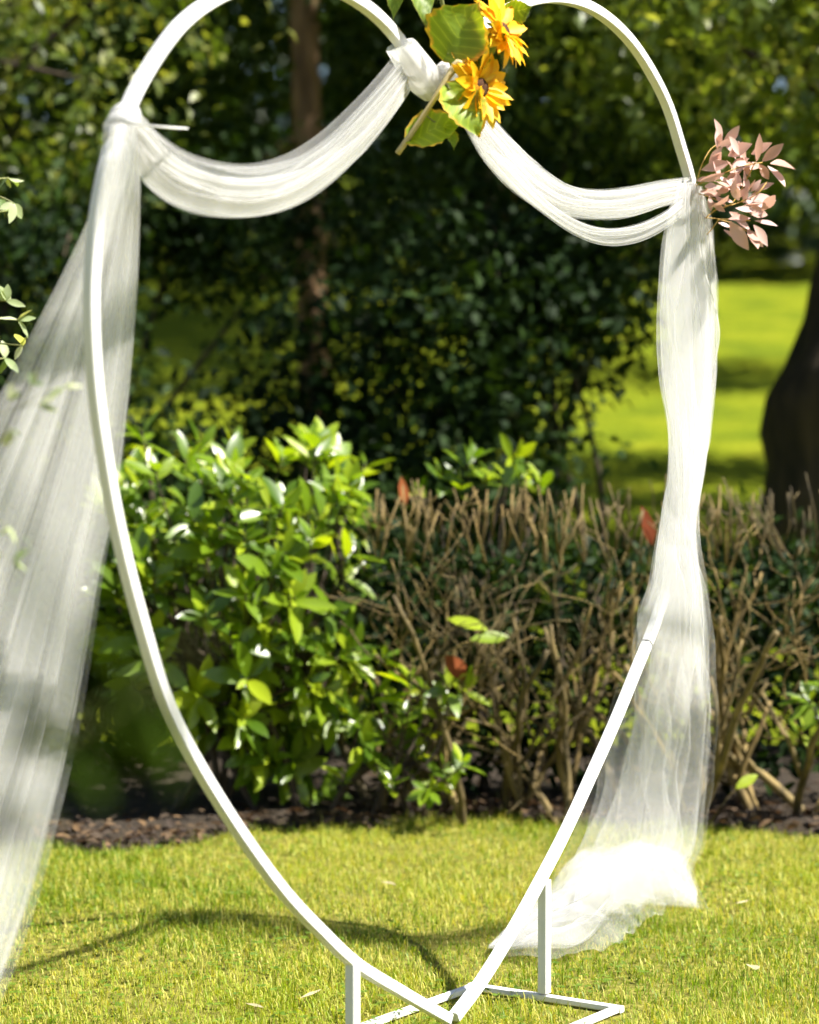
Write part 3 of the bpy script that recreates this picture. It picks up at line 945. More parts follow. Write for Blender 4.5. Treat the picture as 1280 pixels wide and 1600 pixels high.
P = catmull([at(700, 60, FY + .1), at(690, 0, FY + .06), at(668, -60, FY + .03), at(640, -120, FY)], 14)
v, f_ = tube(P, .005, 8); part('stem', v, f_, M['stem_green'], top_stem)
for q, (b, t, w, nr) in enumerate((((628, -62), (612, 28), 44, (-.3, -.85, .35)), ((646, -42), (670, 40), 46, (.4, -.8, .4)))):
    v, f, a_, uv_ = broad_leaf(at(*b, FY), at(*t, FY - .03), nr, w * FY / F_PX, .3, .08, .02, 77 + q)
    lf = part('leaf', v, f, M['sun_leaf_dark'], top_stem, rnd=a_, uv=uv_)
    sv, sf = tube(catmull([P[np.argmin(np.linalg.norm(P - at(*b, FY), axis=1))], at(*b, FY)], 4), .002, 6)
    part('leaf_stalk', sv, sf, M['stem_green'], lf)

# pink foliage at the far side
PY = 6.36
pink = thing('pink_foliage_spray', at(1090, 290, PY), 'spray of dusty pink leaves tied to the right side of the arch', 'foliage')


def pk(x, y, dy=0.0):
    return at(1030 + x / 5.333, 160 + y / 5.333, PY + dy)


for st in ([(300, 700), (330, 600), (365, 500), (430, 390), (500, 340)], [(380, 960), (480, 968), (600, 975), (760, 985)], [(400, 1100), (450, 1040), (500, 975)],
           [(390, 960), (480, 890), (590, 855), (670, 750), (740, 620), (800, 500)], [(590, 860), (700, 820), (820, 760), (900, 660)],
           [(310, 690), (420, 640), (560, 580), (700, 530), (860, 500)], [(480, 970), (620, 1010), (740, 1080), (800, 1130)], [(330, 760), (450, 800), (560, 860)]):
    v, f_ = tube(catmull([pk(*q, .02 * math.sin(i * 2.1)) for i, q in enumerate(st)], 14), .0016, 5)
    part('stem', v, f_, M['pink_stem'], pink)
pink_leaves = [(520, 330, 478, 138), (480, 370, 478, 235), (530, 365, 668, 190), (575, 445, 768, 345), (812, 492, 832, 258), (768, 432, 950, 338), (858, 492, 1038, 343),
               (928, 512, 1162, 500), (905, 530, 1064, 682), (832, 515, 922, 645), (722, 492, 658, 318), (355, 562, 592, 498), (418, 505, 512, 368), (588, 542, 782, 520),
               (338, 652, 548, 600), (500, 722, 694, 660), (338, 742, 522, 765), (438, 832, 552, 912), (552, 862, 468, 778), (742, 640, 730, 765), (738, 732, 802, 640),
               (798, 742, 952, 658), (728, 802, 972, 800), (858, 902, 962, 788), (718, 892, 916, 934), (638, 882, 802, 902), (578, 972, 762, 958), (798, 986, 988, 1022),
               (588, 990, 746, 1232), (618, 962, 762, 1052), (738, 1062, 866, 1208), (788, 1022, 918, 1196), (538, 1062, 692, 1162), (490, 1002, 602, 1042), (702, 562, 742, 468),
               (642, 602, 560, 478), (640, 470, 578, 378), (758, 562, 832, 498), (700, 702, 722, 560), (468, 452, 524, 500), (560, 640, 690, 560), (600, 760, 640, 640),
               (520, 800, 620, 830), (660, 800, 740, 700), (760, 620, 700, 500), (380, 700, 470, 690), (600, 700, 500, 610), (850, 560, 760, 470), (700, 860, 860, 840), (640, 930, 720, 1000)]
pr = np.random.default_rng(77)
for _ in range(34):
    a_ = pr.choice(len(pink_leaves)); x0, y0, x1, y1 = pink_leaves[a_]
    an = math.atan2(y1 - y0, x1 - x0) + pr.normal(0, .7); L_ = pr.uniform(110, 190)
    x0 += pr.normal(0, 30); y0 += pr.normal(0, 30)
    if x0 < 780: pink_leaves.append((x0, y0, x0 + L_ * math.cos(an), y0 + L_ * math.sin(an)))
for q, (x0, y0, x1, y1) in enumerate(pink_leaves):
    r = np.random.default_rng(500 + q)
    dy = r.normal(0, .03)
    b = pk(x0, y0, dy); t = pk(x1, y1, dy + r.normal(-.005, .03))
    L = np.linalg.norm(t - b)
    lv, lf = leaf_shape(6, r.uniform(.36, .46), .25, r.normal(.06, .08), .95, .5)
    nr = unit(np.array([r.normal(.45, .35), -.85, r.normal(.4, .4)]))
    Rm = frames(t - b, nr)
    part('leaf', (lv * L) @ Rm.T + b, lf, M['pink_leaf'], pink, rnd=np.full(len(lv), r.random()))


# ------------------------------------------------------------------ cherry laurel bush
def inside(poly, x, y):
    c = np.zeros(len(x), bool); n = len(poly)
    for i in range(n):
        x0, y0 = poly[i]; x1, y1 = poly[(i + 1) % n]
        hit = ((y0 > y) != (y1 > y)) & (x < (x1 - x0) * (y - y0) / (y1 - y0 + 1e-9) + x0)
        c ^= hit
    return c


LAUREL = [make_mesh('laurel_leaf', *leaf_shape(6, w, fo, dr, .72, pk_, .006), True, None) for w, fo, dr, pk_ in
          ((.36, .30, .10, .5), (.40, .22, .18, .52), (.33, .35, .05, .48), (.38, .15, .28, .5))]
LAUREL_NP = [leaf_shape(6, w, fo, dr, .72, pk_, .006) for w, fo, dr, pk_ in ((.36, .30, .10, .5), (.40, .22, .18, .52), (.33, .35, .05, .48), (.38, .15, .28, .5))]
for me in LAUREL:
    me.materials.append(M['laurel'])


def whorls(centers, axes, lens, r, k_lo=6, k_hi=10):
    P, D, H, S = [], [], [], []
    for c, a, L in zip(centers, axes, lens):
        a = unit(a)
        t0 = unit(np.cross(a, [.3, .5, .2])); t1 = np.cross(a, t0)
        k = int(r.integers(k_lo, k_hi))
        for j in range(k):
            ang = j * 2.4 + r.normal(0, .3)
            el = r.normal(.55 + .45 * (j / k), .2)       # outer leaves open, inner ones steep
            rad = t0 * math.cos(ang) + t1 * math.sin(ang)
            d = rad * math.cos(el) + a * math.sin(el) + np.array([0, 0, -.12])
            P.append(c + a * (j / k - .6) * L * .55 + rad * .004); D.append(d)
            H.append(a * .8 + np.array([.45, -.25, .4]) + r.normal(0, .22, 3)); S.append(L * r.uniform(.6, 1.15) * (1 - .3 * (j / k > .75)))
    return np.array(P), np.array(D), np.array(H), np.array(S)


def laurel_bush(name, base, centers, axes, lens, label, cat, group, r, nmax=300, stems=5, base_spread=.12):
    root = thing(name, base, label, cat, group)
    P, D, H, S = whorls(centers, axes, lens, r)
    # stems: from the base to groups of whorls
    order = np.argsort(centers[:, 0] + r.normal(0, .15, len(centers)))
    for gidx in np.array_split(order, stems):
        if not len(gidx): continue
        b = np.asarray(base) + np.array([r.normal(0, base_spread), r.normal(0, .06), 0])
        hub = centers[gidx].mean(0) * .6 + b * .4
        pieces = [tube(catmull([b - [0, 0, .05], b * .6 + hub * .4 + r.normal(0, .03, 3), hub], 8), np.linspace(.017, .010, 8), 6)]
        for q in gidx:
            m_ = hub * .55 + centers[q] * .45 + np.array([r.normal(0, .04), r.normal(0, .04), -.05])
            pieces.append(tube(catmull([hub, m_, centers[q] - unit(axes[q]) * .03, centers[q] + unit(axes[q]) * .03], 7), np.linspace(.006, .0022, 7), 5))
        v, f = join(pieces)
        part('stem', v, f, M['stem_dark'], root)
    near = np.argsort(P[:, 1] - .15 * P[:, 2])
    ind, rest = near[:nmax], near[nmax:]
    R = frames(D, H)
    for q in ind:
        o = link('leaf', LAUREL[q % 4], None, root)
        mtx = Matrix(R[q].tolist()).to_4x4() @ Matrix.Scale(float(S[q]), 4)
        mtx.translation = Vector(P[q] - ORIGIN[root.name])
        o.matrix_local = mtx
    if len(rest):
        Vs, Fs, Rs, o = [], [], [], 0
        for m_ in range(4):
            g = rest[rest % 4 == m_]
            v, f, rr = leaf_cloud(P[g], D[g], H[g], S[g], LAUREL_NP[m_])
            Vs.append(v); Fs.append(f + o); Rs.append(rr); o += len(v)
        part('inner_leaves', np.vstack(Vs), np.vstack(Fs), M['laurel'], root, rnd=np.concatenate(Rs), kind='stuff')
    return root


poly = [(186, 700), (215, 672), (262, 690), (310, 684), (352, 694), (384, 676), (420, 682), (455, 658), (486, 664), (505, 715), (545, 722), (592, 742), (580, 790), (560, 850),
        (566, 905), (552, 960), (572, 1020), (560, 1100), (540, 1160), (510, 1195), (440, 1215), (360, 1200), (290, 1150), (230, 1090), (160, 1060), (140, 900), (160, 780)]
r1 = np.random.default_rng(3)
cand = np.column_stack([r1.uniform(130, 600, 4000), r1.uniform(655, 1255, 4000)])
cand = cand[inside(poly, cand[:, 0], cand[:, 1])][:205]
cx0, cy0 = 370, 960
shell = np.clip(1 - np.hypot((cand[:, 0] - cx0) / 240, (cand[:, 1] - cy0) / 320), 0, 1)
dep = 8.62 - np.sqrt(shell) * .42 + r1.random(len(cand)) ** 1.6 * .75
cen = np.array([at(x, y, d) for (x, y), d in zip(cand, dep)])
core = at(cx0, cy0, 8.9)
ax = unit(cen - core) * .8 + np.array([.15, -.35, .7]) + r1.normal(0, .25, cen.shape)
laurel_bush('laurel_bush', (core[0], 8.5, .03), cen, ax, r1.uniform(.11, .155, len(cen)), 'dense glossy green laurel bush at the left of the hedge', 'bush', 'laurel plants in the hedge', r1, 300, 7)
# low sparse shoots at its right
pts = [(575, 1170), (600, 1150), (625, 1195), (655, 1180), (690, 1205), (668, 1235), (705, 1225), (640, 1065), (668, 1078), (700, 1075), (725, 1080), (690, 1115), (630, 1120), (590, 1085), (560, 1130),
       (720, 1195), (600, 1030), (655, 1140), (612, 1225), (540, 1215), (500, 1240)]
cen = np.array([at(x, y, r1.uniform(8.05, 8.5)) for x, y in pts])
ax = np.array([.15, -.45, .6]) + r1.normal(0, .35, cen.shape)
laurel_bush('laurel_shoot', (at(650, 1290, 8.45)[0], 8.45, .03), cen, ax, r1.uniform(.09, .135, len(cen)), 'low sparse laurel shoots at the foot of the bare hedge', 'bush', 'laurel plants in the hedge', r1, 300, 4)
# shoots standing above the bare hedge
pts = [(690, 745), (715, 765), (735, 720), (762, 742), (790, 748), (818, 740), (805, 715), (660, 770), (845, 760)]
cen = np.array([at(x, y, r1.uniform(8.8, 9.0)) for x, y in pts])
ax = np.array([.1, -.3, .8]) + r1.normal(0, .3, cen.shape)
laurel_bush('laurel_shoot', (at(750, 1290, 8.9)[0], 8.9, .03), cen, ax, r1.uniform(.08, .11, len(cen)), 'laurel shoots rising above the bare hedge behind the arch centre', 'bush', 'laurel plants in the hedge', r1, 300, 3)
pts = [(1262, 1095), (1285, 1120), (1255, 1140), (1290, 1075), (1300, 1160), (1320, 1110)]
cen = np.array([at(x, y, r1.uniform(8.1, 8.4)) for x, y in pts])
ax = np.array([-.2, -.5, .5]) + r1.normal(0, .3, cen.shape)
laurel_bush('laurel_shoot', (at(1320, 1290, 8.4)[0], 8.4, .03), cen, ax, r1.uniform(.08, .11, len(cen)), 'few laurel leaves at the right end of the bare hedge', 'bush', 'laurel plants in the hedge', r1, 300, 2)


# ------------------------------------------------------------------ bare clipped hedge
def hedge_stem(base, direction, r0, top, r, depth=0, pieces=None, budget=None):
    p = np.array(base, float); d = unit(direction); rad = r0
    pts, rs = [p.copy()], [rad]
    step = r.uniform(.05, .085) * (1 if depth < 2 else .75)
    nseg = int(r.integers(4, 8)) if depth else int(r.integers(8, 13))
    kids = []
    for i in range(nseg):
        d = unit(d + r.normal(0, .19 + .03 * depth, 3) + np.array([0, 0, .10 if depth else .05]))
        p = p + d * step
        rad = max(rad * (.94 if depth == 0 else .92), .0022)
        hit = p[2] > top
        pts.append(p.copy()); rs.append(rad)
        if hit: break
        if i > (1 if depth == 0 else 0) and depth < 4 and r.random() < (.42, .55, .62, .5)[depth]:
            kids.append((p.copy(), unit(d * .8 + r.normal(0, .6, 3) * [1, .7, .6] + np.array([0, 0, .2])), rad * r.uniform(.62, .8)))
    n = max(len(pts), 3)
    pieces.append(tube(catmull(pts, n + 2) if depth < 2 else np.array(pts), np.interp(np.linspace(0, 1, n + 2 if depth < 2 else len(pts)), np.linspace(0, 1, len(rs)), rs), 6 if depth < 2 else 4))
    for kp, kd, kr in kids:
        if budget[0] <= 0: return
        budget[0] -= 1
        hedge_stem(kp, kd, max(kr, .0026), top + r.normal(0, .02), r, depth + 1, pieces, budget)


hr = np.random.default_rng(41)
HEDGE = [(600, 8.5, 'leftmost bare shrub of the clipped hedge, beside the green laurel bush'),
         (690, 8.42, 'bare shrub of the clipped hedge, second from the laurel bush'),
         (785, 8.52, 'bare shrub of the clipped hedge behind the middle of the heart arch'),
         (870, 8.38, 'thick stemmed bare shrub of the clipped hedge left of the tulle column'),
         (965, 8.5, 'bare shrub of the clipped hedge directly behind the lower tulle skirt'),
         (1080, 8.45, 'bare shrub of the clipped hedge just right of the tulle column'),
         (1180, 8.5, 'bare shrub of the clipped hedge in front of the big trunk'),
         (1275, 8.42, 'rightmost bare shrub of the clipped hedge at the photo edge')]
for hi, (hx_, hyv, lab) in enumerate(HEDGE):
    b = at(hx_, 1290, hyv)
    b = np.array([b[0], hyv, .02])
    root = thing('bare_shrub', b, lab, 'shrub', 'bare shrubs of the clipped hedge')
    top = at(hx_, 776, hyv)[2]
    for s in range(4):
        pieces = []
        dirv = np.array([hr.normal(0, .34), hr.normal(-.02, .2), 1.0])
        hedge_stem(b + np.array([hr.normal(0, .045), hr.normal(0, .06), -.04]), dirv, hr.uniform(.012, .023), top + hr.normal(0, .02), hr, 0, pieces, [17])
        v, f_ = join(pieces)
        part('branch', v, f_, M['twig'], root)
    # short upright trimmed twigs that thicken the clipped top
    pieces = []
    for s in range(17):
        q = np.array([b[0] + hr.uniform(-.12, .12), hyv + hr.uniform(-.22, .22), top - hr.uniform(.07, .24)])
        d = np.array([hr.normal(0, .22), hr.normal(0, .22), 1.0]); L = top + hr.normal(-.01, .045) - q[2]
        m_ = q + unit(d) * L * .5 + hr.normal(0, .012, 3)
        e = q + unit(d) * L
        pieces.append(tube(np.array([q, m_, e]), [.0042, .0034, .0026], 5))
        if hr.random() < .6:
            e2 = m_ + unit(d + hr.normal(0, .5, 3)) * L * .5
            pieces.append(tube(np.array([m_, (m_ + e2) / 2, e2]), [.003, .0026, .002], 4))
    v, f_ = join(pieces)
    part('trimmed_twigs', v, f_, M['twig'], root, kind='stuff')
    # sparse dark leaves left inside the shrub
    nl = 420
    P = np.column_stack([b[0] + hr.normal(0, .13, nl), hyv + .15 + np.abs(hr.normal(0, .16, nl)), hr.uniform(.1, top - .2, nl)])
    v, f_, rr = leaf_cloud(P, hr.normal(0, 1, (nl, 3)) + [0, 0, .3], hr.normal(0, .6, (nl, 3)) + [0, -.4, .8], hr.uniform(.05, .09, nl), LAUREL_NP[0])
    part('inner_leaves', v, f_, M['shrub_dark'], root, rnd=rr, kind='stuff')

M['dead_leaf'] = leaf_mat('dead_leaf', (.13, .03, .010), (.20, .05, .016), (.26, .08, .025), .85, .3, spec=.15, tcol=(.45, .11, .03))
M['litter'] = leaf_mat('litter_leaf', (.02, .012, .008), (.045, .028, .014), (.14, .08, .032), .8, .1, tcol=(.3, .15, .06))
for (b, t, Yd, w, lab) in (((724, 1062), (700, 1022), 8.15, .7, 'large rust red dead leaf caught in the hedge above the laurel shoots'),
                           ((1018, 852), (1008, 790), 8.35, .4, 'narrow red dead leaf hanging at the hedge top left of the tulle column'),
                           ((632, 790), (630, 745), 8.6, .4, 'dull reddish dead leaf at the hedge top beside the laurel bush')):
    lv, lf = leaf_shape(6, w, .3, .2, .8, .45, .02)
    bb = at(*b, Yd); tt = at(*t, Yd); L = np.linalg.norm(tt - bb)
    Rm = frames(tt - bb, np.array([.4, -.8, .3]))
    o = link('dead_leaf', make_mesh('dead_leaf', lv * L, lf), M['dead_leaf'])
    mtx = Matrix(Rm.tolist()).to_4x4(); mtx.translation = Vector(bb); o.matrix_local = mtx
    tag(o, lab, 'dead leaf', 'dead leaves in the hedge')
lv, lf = leaf_shape(6, .42, .2, .15, .8, .5, .01)
for (b, t, Yd, lab) in (((1150, 1232), (1184, 1208), 8.0, 'single bright green leaf low in the hedge right of the tulle skirt'),
                        ((735, 1000), (796, 990), 8.1, 'bright green laurel leaf pointing right in the middle of the bare hedge'),
                        ((762, 985), (700, 960), 8.12, 'bright green laurel leaf pointing left in the middle of the bare hedge')):
    bb = at(*b, Yd); tt = at(*t, Yd + .02); L = np.linalg.norm(tt - bb)
    Rm = frames(tt - bb, np.array([.3, -.6, .7]))
    o = link('hedge_leaf', make_mesh('hedge_leaf', lv * L, lf), M['laurel'])
    mtx = Matrix(Rm.tolist()).to_4x4(); mtx.translation = Vector(bb); o.matrix_local = mtx
    tag(o, lab, 'leaf', 'green leaves in the bare hedge')
    ORIGIN[o.name] = np.zeros(3)
    sv, sf = tube(np.array([[0, .02, 0], [.004, -.03, -.006], [.012, -.075, -.03], [.03, -.16, -.09]]), [.0012, .0013, .0016, .002], 5)
    part('stalk', sv, sf, M['twig'], o)

# litter on the bed
nl = 2000
lx = rng.uniform(-2.2, 2.2, nl); ly = bed_front(lx) + np.abs(rng.normal(0, .35, nl)) - .03
P = np.column_stack([lx, ly, terrain(lx, ly) + .03 + rng.uniform(0, .02, nl)])
a = rng.uniform(0, 6.28, nl)
v, f_, rr = leaf_cloud(P, np.column_stack([np.cos(a), np.sin(a), rng.normal(0, .25, nl)]), rng.normal(0, .35, (nl, 3)) + [0, 0, 1], rng.uniform(.02, .06, nl), leaf_shape(3, .5, .35, .15))
lit = link('leaf_litter', make_mesh('leaf_litter', v, f_, True, rr), M['litter'])
tag(lit, 'brown dry leaf litter on the soil under the hedge', 'leaf litter', kind='stuff')


# ------------------------------------------------------------------ trees and shrubs behind
def ellipsoid_clumps(c, rad, n, r, shell=.55):
    d = unit(r.normal(size=(n, 3)))
    q = shell + (1 - shell) * r.random(n) ** .6
    q = np.where(r.random(n) < .3, q * r.random(n), q)
    return np.asarray(c) + d * q[:, None] * np.asarray(rad)


def foliage(clumps, per, spread, size, r, sun_bias=.35):
    n = len(clumps)
    idx = np.repeat(np.arange(n), per)
    sp = spread * r.uniform(.6, 1.4, n)
    P = clumps[idx] + r.normal(0, 1, (len(idx), 3)) * sp[idx][:, None] * np.array([1, 1, .6])
    dirs = unit(r.normal(size=(n, 3)) * [1, 1, .5])
    D = dirs[idx] * .6 + r.normal(0, .7, (len(idx), 3)) + [0, 0, -.35]
    H = r.normal(0, .55, (len(idx), 3)) + [.2, -.1, 1.0]
    S = r.uniform(size * .65, size * 1.25, len(idx))
    v, f, rr = leaf_cloud(P, D, H, S)
    cr = np.repeat(r.random(n)[idx], len(SMALL_LEAF[0]))  # tone per clump: lit and unlit clumps are put into the leaf colour
    return v, f, np.clip(.65 * cr + .35 * rr, 0, .99)


def tree(name, base, trunk_pts, trunk_r, crowns, mat, label, cat, group, seed, per=60, spread=.22, size=.07, bark='bark', limbs=7, sides=12):
    r = np.random.default_rng(seed)
    root = thing(name, base, label, cat, group)
    tp = catmull(trunk_pts, 26)
    R = np.interp(np.linspace(0, 1, 26), np.linspace(0, 1, len(trunk_r)), trunk_r)
    v, f = tube(tp, R, sides)
    v = v + (vnoise(v * 5, seed, 3) * np.interp(v[:, 2], [tp[0, 2], tp[-1, 2]], [R[0] * .2, R[-1] * .16]))[:, None] * np.array([1, 1, .2])
    trunk = part('trunk', v, f, M[bark], root)
    cl = np.vstack([ellipsoid_clumps(c, rd, n, r) for c, rd, n in crowns])
    if limbs:
        for k in range(limbs):
            s = tp[int(r.integers(10, 25))]
            e = cl[int(r.integers(len(cl)))]
            m_ = (s + e) / 2 + r.normal(0, .15, 3)
            rr = np.interp(s[2], [tp[0, 2], tp[-1, 2]], [R[0], R[-1]])
            v, f = tube(catmull([s, s * .7 + m_ * .3 + [0, 0, .05], m_, e], 14), np.linspace(min(rr * .5, .05), .008, 14), 6)
            part('limb', v, f, M[bark], root)
    v, f, rr = foliage(cl, per, spread, size, r)
    part('crown', v, f, M[mat], root, rnd=rr)
    return root


TG = 'trees behind the hedge'
g = lambda x, y: float(terrain(x, y))
# big dark trunk at the right edge, its crown above
tx, ty = 2.42, 13.0
tree('tree', (tx, ty, g(tx, ty)), [(tx - .12, ty, g(tx, ty) - .2), (tx - .10, ty, .9), (tx - .07, ty, 1.35), (tx + .02, ty, 1.75), (tx + .06, ty, 2.2), (tx + .10, ty, 2.9), (tx + .3, ty + .1, 4.2), (tx + .35, ty + .2, 6.0)],
     [.46, .43, .43, .33, .26, .26, .23, .15], [((2.0, 12.7, 4.0), (1.6, 1.7, 1.55), 250)], 'tree_yellow',
     'large tree with thick dark flared trunk at the right edge', 'tree', TG, 101, 46, .20, .105, limbs=9, sides=20)
tx, ty = -.62, 15.0
tree('tree', (tx, ty, g(tx, ty)), [(tx, ty, g(tx, ty) - .2), (tx + .02, ty, 2.2), (tx - .02, ty, 3.6), (tx + .05, ty, 6.5)], [.12, .095, .09, .06],
     [((-.4, 15.6, 6.0), (2.4, 2.0, 2.6), 420), ((.7, 16.0, 3.5), (1.2, .6, .8), 90), ((-1.6, 15.8, 3.5), (.7, .6, .7), 60)], 'tree_leaf', 'slender brown trunked tree behind the left swag', 'tree', TG, 102, 46, .28, .105, 'bark_brown')
tx, ty = .74, 17.0
tree('tree', (tx, ty, g(tx, ty)), [(tx, ty, g(tx, ty) - .2), (tx - .02, ty, 2.6), (tx + .02, ty, 4.0), (tx, ty, 7)], [.09, .075, .07, .05],
     [((1.2, 17.3, 6.2), (2.4, 1.8, 2.6), 400), ((.8, 17.4, 3.9), (1.5, .8, .9), 110)], 'tree_leaf', 'slender brown trunked tree behind the sunflowers', 'tree', TG, 103, 46, .28, .11, 'bark_brown')
tx, ty = -2.9, 12.8
tree('tree', (tx, ty, g(tx, ty)), [(tx, ty, g(tx, ty) - .2), (tx + .05, ty, 1.6), (tx, ty, 3.0), (tx + .1, ty, 4.6)], [.13, .10, .08, .05],
     [((-2.3, 12.7, 3.5), (1.25, 1.0, 1.3), 125)], 'tree_olive', 'light yellow green tree at the upper left behind the tulle', 'tree', TG, 104, 44, .16, .09)
tx, ty = -3.0, 17.5
tree('tree', (tx, ty, g(tx, ty)), [(tx, ty, g(tx, ty) - .2), (tx + .05, ty, 2.6), (tx, ty, 5.0), (tx + .1, ty, 7.6)], [.2, .16, .13, .07],
     [((-2.8, 17.6, 6.0), (2.6, 1.8, 3.0), 420)], 'tree_leaf', 'tall dark tree behind the upper left of the arch', 'tree', TG, 105, 46, .28, .11)

SG = 'dark shrubs behind the hedge'


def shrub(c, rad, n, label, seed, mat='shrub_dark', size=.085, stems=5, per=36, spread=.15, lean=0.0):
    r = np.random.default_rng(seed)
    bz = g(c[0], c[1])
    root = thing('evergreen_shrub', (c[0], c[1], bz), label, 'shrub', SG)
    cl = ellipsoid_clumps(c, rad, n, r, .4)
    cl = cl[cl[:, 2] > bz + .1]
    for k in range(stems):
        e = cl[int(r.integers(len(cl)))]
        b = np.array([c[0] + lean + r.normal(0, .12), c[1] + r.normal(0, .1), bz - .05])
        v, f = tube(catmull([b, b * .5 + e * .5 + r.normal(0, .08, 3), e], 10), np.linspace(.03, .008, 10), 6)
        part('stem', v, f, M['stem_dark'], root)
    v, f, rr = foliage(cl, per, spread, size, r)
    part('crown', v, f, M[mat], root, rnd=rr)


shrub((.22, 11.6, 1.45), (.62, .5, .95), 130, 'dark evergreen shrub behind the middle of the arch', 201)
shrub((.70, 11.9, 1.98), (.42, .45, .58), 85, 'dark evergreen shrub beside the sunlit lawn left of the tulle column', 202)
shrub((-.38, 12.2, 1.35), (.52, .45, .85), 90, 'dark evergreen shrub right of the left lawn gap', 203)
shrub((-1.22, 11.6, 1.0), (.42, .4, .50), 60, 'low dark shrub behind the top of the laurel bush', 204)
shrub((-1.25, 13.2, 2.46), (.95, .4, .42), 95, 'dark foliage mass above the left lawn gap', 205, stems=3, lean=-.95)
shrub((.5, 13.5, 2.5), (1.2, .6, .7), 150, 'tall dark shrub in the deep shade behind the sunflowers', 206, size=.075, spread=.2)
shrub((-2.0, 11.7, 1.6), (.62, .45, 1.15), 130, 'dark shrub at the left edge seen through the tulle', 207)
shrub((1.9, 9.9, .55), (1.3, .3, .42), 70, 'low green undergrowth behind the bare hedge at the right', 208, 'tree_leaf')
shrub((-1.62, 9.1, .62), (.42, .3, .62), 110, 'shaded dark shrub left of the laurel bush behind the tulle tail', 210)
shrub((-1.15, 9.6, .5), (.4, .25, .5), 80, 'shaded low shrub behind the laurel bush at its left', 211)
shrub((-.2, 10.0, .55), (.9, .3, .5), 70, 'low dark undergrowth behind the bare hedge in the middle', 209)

# unseen trees: some added to shade the trunks and left lawn gap, others banding the lawn
for q, (tx, ty, cc, cr, cn, lab) in enumerate(((6.6, 16.4, (4.4, 15.6, 7.6), (3.2, 2.6, 2.5), 420, 'unseen tall tree right of the view, added to shade the slender trunks'),
                                          (8.2, 26.0, (7.6, 26.0, 8.4), (2.6, 1.9, 1.9), 120, 'tall tree right of the view shading a band of the far lawn'),
                                          (5.6, 18.6, (5.2, 18.7, 5.6), (1.7, .8, 1.2), 70, 'smaller tree right of the view beside the near lawn edge'),
                                          (.9, 28.0, (2.0, 32.0, 11.2), (5.2, 11.0, 2.4), 760, 'unseen tall tree behind the dark shrubs, added to shade the left lawn gap'),
                                          (4.6, 3.2, (2.8, 3.2, 7.0), (1.0, .5, .8), 6, 'tree right of the view dappling the left tulle tail'))):
    tree('tree', (tx, ty, g(tx, ty)), [(tx, ty, g(tx, ty) - .2), (tx, ty, 3), (tx - .1, ty, 5), (tx - .1, ty, cc[2] + .5)], [.3, .26, .2, .1],
         [(cc, cr, cn)], 'tree_leaf', lab, 'tree', TG, 106 + q, 60 if q < 4 else 30, .34, (.13, .13, .13, .24, .09)[q])

# the far wood beyond the lawn, one dark mass
r = np.random.default_rng(300)
nW = 52000
wx = r.uniform(-34, 34, nW); wy = 43 + r.random(nW) * 30
can = r.random(nW) < .72
wz = terrain(wx, wy) + np.where(can, r.uniform(4.5, 14, nW), r.uniform(0, 5, nW))
edge = (r.random(nW) < .15)
wy = np.where(edge, 42 + r.random(nW) * 2.5, wy)
wz = np.where(edge, terrain(wx, wy) + 1.4 + r.random(nW) * 12, wz)
v, f_, rr = leaf_cloud(np.column_stack([wx, wy, wz]), r.normal(0, 1, (nW, 3)), r.normal(0, .7, (nW, 3)) + [0, 0, 1], r.uniform(.5, 1.1, nW))
wood = link('far_wood', make_mesh('far_wood', v, f_, True, rr), M['wood_leaf'])
tag(wood, 'dark wood at the far edge of the sunlit lawn', 'wood', kind='stuff')

# ------------------------------------------------------------------ plants at the left edge
def sprig(name, stem, leaves, mat, label, cat, size, seed, stem_r=.003, group=None, n_per=4, width=.45):
    r = np.random.default_rng(seed)
    P = catmull(stem, 30)
    root = thing(name, P[0], label, cat, group)
    v, f = tube(P, np.linspace(stem_r, stem_r * .5, 30), 6); part('stem', v, f, M['stem_green'], root)
    shp = [leaf_shape(6, width * s, .25, .2, .8, .45, .015) for s in (.85, 1, 1.15)]
    for (c, nn) in leaves:
        c = np.asarray(c, float)
        pj = P[np.argmin(np.linalg.norm(P - c, axis=1))]
        if np.linalg.norm(pj - c) > .01:
            v, f = tube(catmull([pj, (pj + c) / 2 + r.normal(0, .006, 3), c], 8), stem_r * .5, 5); part('stem', v, f, M['stem_green'], root)
        for j in range(nn):
            d = unit(r.normal(0, 1, 3) * [1, .6, 1] + unit(c - pj + 1e-6) * .6)
            lv, lf = shp[int(r.integers(3))]
            Rm = frames(d, r.normal(0, .5, 3) + [.2, -.6, .6])
            L = size * r.uniform(.75, 1.25)
            part('leaf', (lv * L) @ Rm.T + c, lf, M[mat], root, rnd=np.full(len(lv), r.random()))
    return root


# pale variegated shrub behind the left edge
pts = [(-10, 300, 3), (14, 278, 4), (8, 330, 4), (-20, 360, 4), (22, 318, 3), (10, 470, 5), (28, 500, 4), (-5, 520, 5), (36, 540, 3), (8, 560, 4), (-30, 440, 5), (-40, 600, 5), (-60, 380, 5), (-70, 500, 5),
       (-20, 580, 4), (-90, 450, 5)]
VY = 6.6
sprig('variegated_shrub', [(-1.42, VY, .0), at(-120, 900, VY), at(-70, 600, VY), at(-40, 400, VY), at(-10, 280, VY)], [(at(x, y, VY + .1 * math.sin(x)), n_) for x, y, n_ in pts],
      'variegated', 'pale cream and green variegated shrub at the left edge behind the tulle', 'shrub', .055, 71, .005)
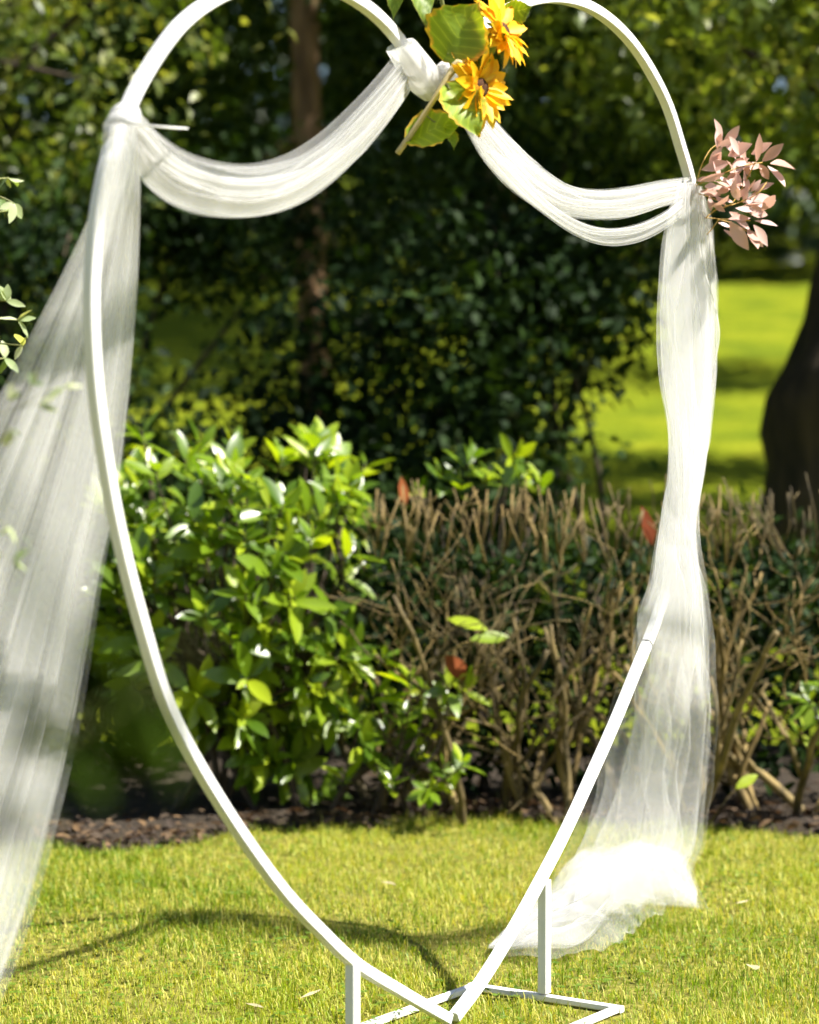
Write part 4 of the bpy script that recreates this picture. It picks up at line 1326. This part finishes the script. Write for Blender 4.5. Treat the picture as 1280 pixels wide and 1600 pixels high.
# pale sprig hanging in front of the tail
pts = [(100, 606, 4), (62, 632, 3), (14, 625, 4), (18, 672, 4), (48, 600, 3), (14, 824, 3), (22, 876, 3), (-20, 640, 4), (-20, 850, 4)]
SY = 3.9
sprig('pale_sprig', [at(-220, 950, SY), at(-120, 760, SY), at(-40, 660, SY), at(30, 640, SY)], [(at(x, y, SY), n_) for x, y, n_ in pts], 'variegated',
      'blurred pale sprig of small leaves in front of the left tulle tail', 'sprig', .026, 72, .0012, width=.35)
# strongly blurred leaves close to the camera
pts = [(200, 1050, 3), (170, 1120, 3), (235, 1100, 2), (85, 1085, 1), (4, 1235, 2), (90, 1190, 1)]
NY = 1.35
sprig('foreground_branch', [at(-260, 1560, NY), at(-120, 1330, NY), at(30, 1190, NY), at(180, 1100, NY), at(330, 990, NY)], [(at(x, y, NY), n_) for x, y, n_ in pts], 'fore_leaf',
      'strongly blurred green leaves close to the camera at lower left', 'branch', .045, 73, .0012, width=.5)

# small bits lying in the grass
M['pale_bit'] = plain_mat('dry_pale_leaf', (.26, .22, .11), (.36, .31, .18), .8, 40)
bits = [((596, 1378), (632, 1383), .3, 'pale dry leaf on the lawn behind the middle of the heart'), ((1150, 1412), (1182, 1402), .12, 'pale dry straw on the lawn right of the train'),
        ((1172, 1508), (1186, 1518), .7, 'small whitish leaf on the lawn at the lower right'), ((384, 1568), (428, 1576), .25, 'pale dry leaf on the lawn at the lower left near the leg'),
        ((470, 1560), (520, 1535), .1, 'thin dry twig on the lawn left of the near leg')]
for (p0, p1, w, lab) in bits:
    a = gnd(*p0, .028); b = gnd(*p1, .03); L = np.linalg.norm(b - a)
    lv, lf = leaf_shape(4, w, .3, .05, .8, .5, .02); L *= .65
    o = link('dry_leaf', make_mesh('dry_leaf', lv * L, lf), M['pale_bit'])
    mtx = Matrix(frames(b - a, np.array([.2, -.3, 1.0])).tolist()).to_4x4(); mtx.translation = Vector(a); o.matrix_local = mtx
    tag(o, lab, 'dry leaf', 'dry bits on the lawn')
